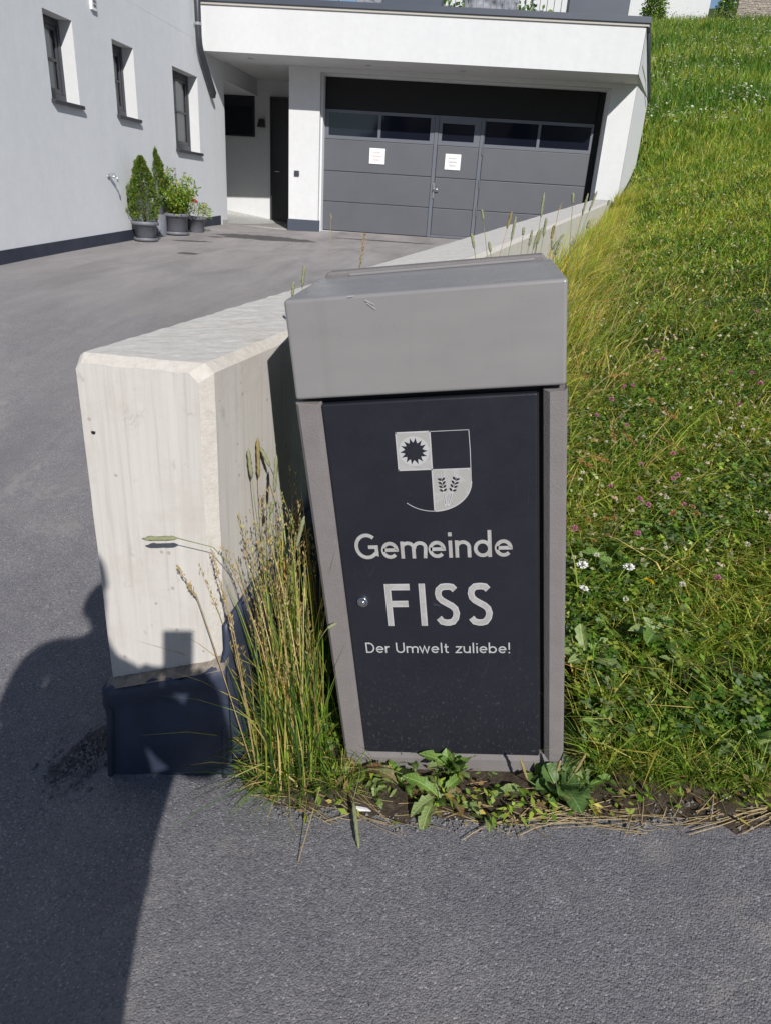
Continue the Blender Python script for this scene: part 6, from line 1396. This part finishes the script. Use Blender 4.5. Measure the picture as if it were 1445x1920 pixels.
pot(g4, 0.12, 0.15, 0.24, root); n = 700; a = rb.uniform(0, 6.28, n); rr = 0.24 * np.sqrt(rb.random(n)); P = g4 + np.c_[rr * np.cos(a), rr * np.sin(a), 0.30 + 0.16 * rb.random(n) - 0.9 * np.maximum(0, rr - 0.13)]
stuff('foliage', [kites(P, unit(np.c_[np.cos(a), np.sin(a), rb.normal(0, .5, n)]), unit(rb.normal(0, 1, (n, 3))), rb.uniform(0.03, 0.06, n), rb.uniform(0.008, 0.02, n), pick(n, [G_MID, G_LIGHT, G_DEEP, G_YEL], [.35, .3, .2, .15], r=rb))], M_LEAF, None, None, root, None)
for k, (dx, dz) in enumerate(((-0.05, 0.50), (0.02, 0.46))):
    fme = flower_mesh('bloom', 0.055, M_RED, 0.8, 30 + k); o = bpy.data.objects.new('bloom', fme); COL.objects.link(o); o.parent = root; o.location = (dx, -0.08, dz)

# --- things above the slope
sw = MB(); sw.box(11.2, 40, 44.0, 44.6, 7.5, 11.2); tag(sw.build('stone_wall', M_RUBBLE, bevel=0.05), 'rubble stone wall along the top of the slope', 'wall')
wb = empty('white_building', (8.5, 46, 9)); tag(wb, 'white building half seen at the top of the slope beside the terrace', 'building')
mb = MB(); mb.box(-6, 10.2, 45.5, 52, 7, 14); mb.build('wall', M_WHITE, wb); mb = MB(); mb.prism([(-6.6, 44.9, 14.002), (10.8, 44.9, 14.002), (10.8, 48.8, 16.4), (-6.6, 48.8, 16.4)], (0, 0, 0.25)); mb.prism([(-6.6, 48.8, 16.4), (10.8, 48.8, 16.4), (10.8, 52.6, 14.002), (-6.6, 52.6, 14.002)], (0, 0, 0.25)); mb.build('roof', M_BARK, wb)
def shrub(c, r, h, label, seed, n=1600, name='shrub', group=None):
    r2 = np.random.default_rng(seed); root = empty(name, c); tag(root, label, 'shrub', group); d0 = unit(r2.normal(0, 1, (n, 3))); d0[:, 2] = np.abs(d0[:, 2]); rad = (0.55 + 0.45 * r2.random(n)) * (1 + 0.25 * np.sin(7 * d0[:, 0] + seed) * np.sin(6 * d0[:, 1]))
    P = np.array(c) + d0 * rad[:, None] * np.array([r, r, h]); L_ = r * 0.22
    stuff('crown', [kites(P, unit(d0 + r2.normal(0, .6, (n, 3))), unit(r2.normal(0, 1, (n, 3))), np.full(n, L_), np.full(n, L_ * .6), pick(n, [G_DEEP, G_MID, np.array([0.03, 0.06, 0.02]), G_LIGHT], [.35, .3, .2, .15], r=r2))], M_LEAF, None, None, root, None)
    mb = MB()
    for k in range(4): a = k * 1.6; mb.tube([np.array(c) - [0, 0, .1], np.array(c) + [math.cos(a) * r * .5, math.sin(a) * r * .5, h * .7]], [r * .05, r * .015], 5)
    mb.build('stem', M_BARK, root)
shrub((10.6, 43.6, MEAD(10.6, 43.6)), 0.5, 1.6, 'dark green shrub between the white building and the stone wall', 70)
shrub((7.1, 43.2, MEAD(7.1, 43.2)), 0.6, 1.5, 'leafy shrub right beside the end planter of the terrace', 71)
for i, (px, lb) in enumerate(((838, 'green terrace plant just right of the left planter'), (990, 'green terrace plant in the middle of the railing'))):
    p = terr(px, 12, 15.6); shrub((p[0], p[1], 2.71), 0.42, 0.75, lb, 80 + i, 900, 'terrace_plant', 'plants on the terrace')

# ================================================================== THE PERSON TAKING THE PICTURE (only the shadow is in the frame)
def person():
    root = empty('person', (-0.2, -0.33, ASPH(-0.2, -0.33))); tag(root, 'person in shirt and trousers holding up a phone, seen only by the shadow', 'person')
    gl, gr = ASPH(-0.31, -0.36), ASPH(-0.08, -0.40)
    J = {'pel': (-0.15, -0.36, -0.46, .235, .16), 'wai': (-0.10, -0.35, -0.25, .25, .17), 'che': (-0.225, -0.34, -0.03, .205, .14), 'nb': (-0.20, -0.315, 0.10, .075, .07), 'ne': (-0.165, -0.28, 0.165, .062, .062),
         'he': (-0.19, -0.255, 0.25, .105, .115), 'ht': (-0.19, -0.25, 0.37, .068, .08), 'sl': (-0.405, -0.33, 0.085, .066, .066), 'el': (-0.475, -0.31, -0.15, .085, .085), 'wl': (-0.15, -0.12, -0.27, .085, .085), 'pl': (-0.11, -0.035, -0.14, .030, .040),
         'sr': (-0.05, -0.33, 0.065, .075, .075), 'er': (0.13, -0.21, -0.27, .095, .095), 'wr': (0.075, -0.09, -0.22, .075, .075), 'pr': (0.030, -0.030, -0.12, .030, .040),
         'ja': (-0.45, -0.345, -0.31, .16, .15), 'jb': (-0.45, -0.36, -0.62, .13, .13), 'hl': (-0.30, -0.36, -0.58, .13, .12), 'kl': (-0.34, -0.33, gl + 0.48, .07, .07), 'al': (-0.34, -0.37, gl + 0.10, .045, .048), 'fl': (-0.34, -0.37, gl + 0.04, .04, .035), 'tl': (-0.35, -0.20, gl + 0.03, .035, .022),
         'hr': (-0.13, -0.36, -0.58, .125, .12), 'kr': (-0.12, -0.34, gr + 0.48, .08, .08), 'ar': (-0.12, -0.40, gr + 0.10, .045, .048), 'fr': (-0.12, -0.40, gr + 0.04, .04, .035), 'tr': (-0.10, -0.23, gr + 0.03, .035, .022)}
    E_ = [('pel', 'wai'), ('wai', 'che'), ('che', 'nb'), ('nb', 'ne'), ('ne', 'he'), ('he', 'ht'), ('nb', 'sl'), ('sl', 'el'), ('el', 'wl'), ('wl', 'pl'), ('nb', 'sr'), ('sr', 'er'), ('er', 'wr'), ('wr', 'pr'), ('wai', 'ja'), ('ja', 'jb'), ('pel', 'hl'), ('hl', 'kl'), ('kl', 'al'), ('al', 'fl'), ('fl', 'tl'), ('pel', 'hr'), ('hr', 'kr'), ('kr', 'ar'), ('ar', 'fr'), ('fr', 'tr')]
    # fingers: short chains rooted in each palm, closing on the phone
    fing = []
    for side, palm, sx_ in (('l', 'pl', 1), ('r', 'pr', -1)):
        for k in range(4):
            a = f'{side}f{k}a'; b_ = f'{side}f{k}b'; c_ = f'{side}f{k}c'; z = -0.135 + 0.020 * k; x0 = -0.085 if side == 'l' else 0.055
            J[a] = (x0 + (-.02 if side == 'l' else .012), -0.045, z, .009, .009); J[b_] = (x0 + .01 * sx_, -0.060, z + .004, .008, .008); J[c_] = (x0 + .035 * sx_, -0.055, z + .006, .007, .007)
            E_ += [(palm, a), (a, b_), (b_, c_)]
        t1, t2 = f'{side}t1', f'{side}t2'; x0 = -0.08 if side == 'l' else 0.06
        J[t1] = (x0, -0.02, -0.11, .011, .011); J[t2] = (x0 + .035 * sx_, -0.012, -0.085, .009, .009); E_ += [(palm, t1), (t1, t2)]
    names = list(J); me = bpy.data.meshes.new('body'); me.from_pydata([J[k][:3] for k in names], [(names.index(a), names.index(b_)) for a, b_ in E_], [])
    o = bpy.data.objects.new('body', me); COL.objects.link(o)
    sk_ = o.modifiers.new('skin', 'SKIN'); sk_.use_smooth_shade = True
    for i, k in enumerate(names): me.skin_vertices[0].data[i].radius = J[k][3:5]
    me.skin_vertices[0].data[names.index('pel')].use_root = True
    ss = o.modifiers.new('subdivision', 'SUBSURF'); ss.levels = 1; ss.render_levels = 1
    dg = bpy.context.evaluated_depsgraph_get(); m2 = bpy.data.meshes.new_from_object(o.evaluated_get(dg)); bpy.data.objects.remove(o)
    for mt in (M_SHIRT, M_JEANS, M_SKIN): m2.materials.append(mt)
    for p_ in m2.polygons:
        c = p_.center; p_.use_smooth = True
        p_.material_index = 2 if (c.z > 0.10 or c.y > -0.14 and c.z > -0.4) else (1 if c.z < -0.42 else 0)
    b_ = bpy.data.objects.new('body', m2); COL.objects.link(b_); b_.parent = root; b_.matrix_parent_inverse = Matrix.Translation(-root.location)
    # hair cap, nose, eyes
    mb = MB(); c = np.array([-0.19, -0.265, 0.30]); V = []; F = []; n_, m_ = 18, 9
    for i in range(m_):
        ph = math.pi * 0.52 * i / (m_ - 1)
        for j in range(n_):
            th = 2 * math.pi * j / n_; V.append(c + np.array([0.100 * math.sin(ph) * math.cos(th), 0.115 * math.sin(ph) * math.sin(th), 0.112 * math.cos(ph)]))
    F = [(i * n_ + j, i * n_ + (j + 1) % n_, (i + 1) * n_ + (j + 1) % n_, (i + 1) * n_ + j) for i in range(m_ - 1) for j in range(n_)]
    mb.add(V, F); mb.build('hair', M_HAIR, root, True)
    mb = MB(); mb.tube([(-0.19, -0.155, 0.27), (-0.19, -0.135, 0.23), (-0.19, -0.15, 0.22)], [0.008, 0.013, 0.01], 8); mb.build('nose', M_SKIN, root, True)
    for sx_ in (-1, 1):
        mb = MB(); mb.lathe((-0.19 + 0.034 * sx_, -0.160, 0.27), [(0, -0.007), (0.009, -0.005), (0.011, 0), (0.009, 0.005), (0, 0.007)], 10); mb.build('eye', M_HAIR, root, True)
    # the phone, held upright behind the lens
    ph = empty('phone', (0, 0, 0)); ph.matrix_world = PHONE_M.copy(); tag(ph, 'black phone held upright by the person taking the picture', 'phone')
    mb = MB(); mb.box(-0.060, 0.018, -0.148, 0.018, 0.004, 0.012); o = mb.build('phone_body', M_PHONE, None, bevel=0.003); o.parent = ph
    mb = MB(); mb.box(-0.057, 0.015, -0.144, 0.014, 0.0125, 0.0128); o = mb.build('screen', M_GLASS); o.parent = ph
person()
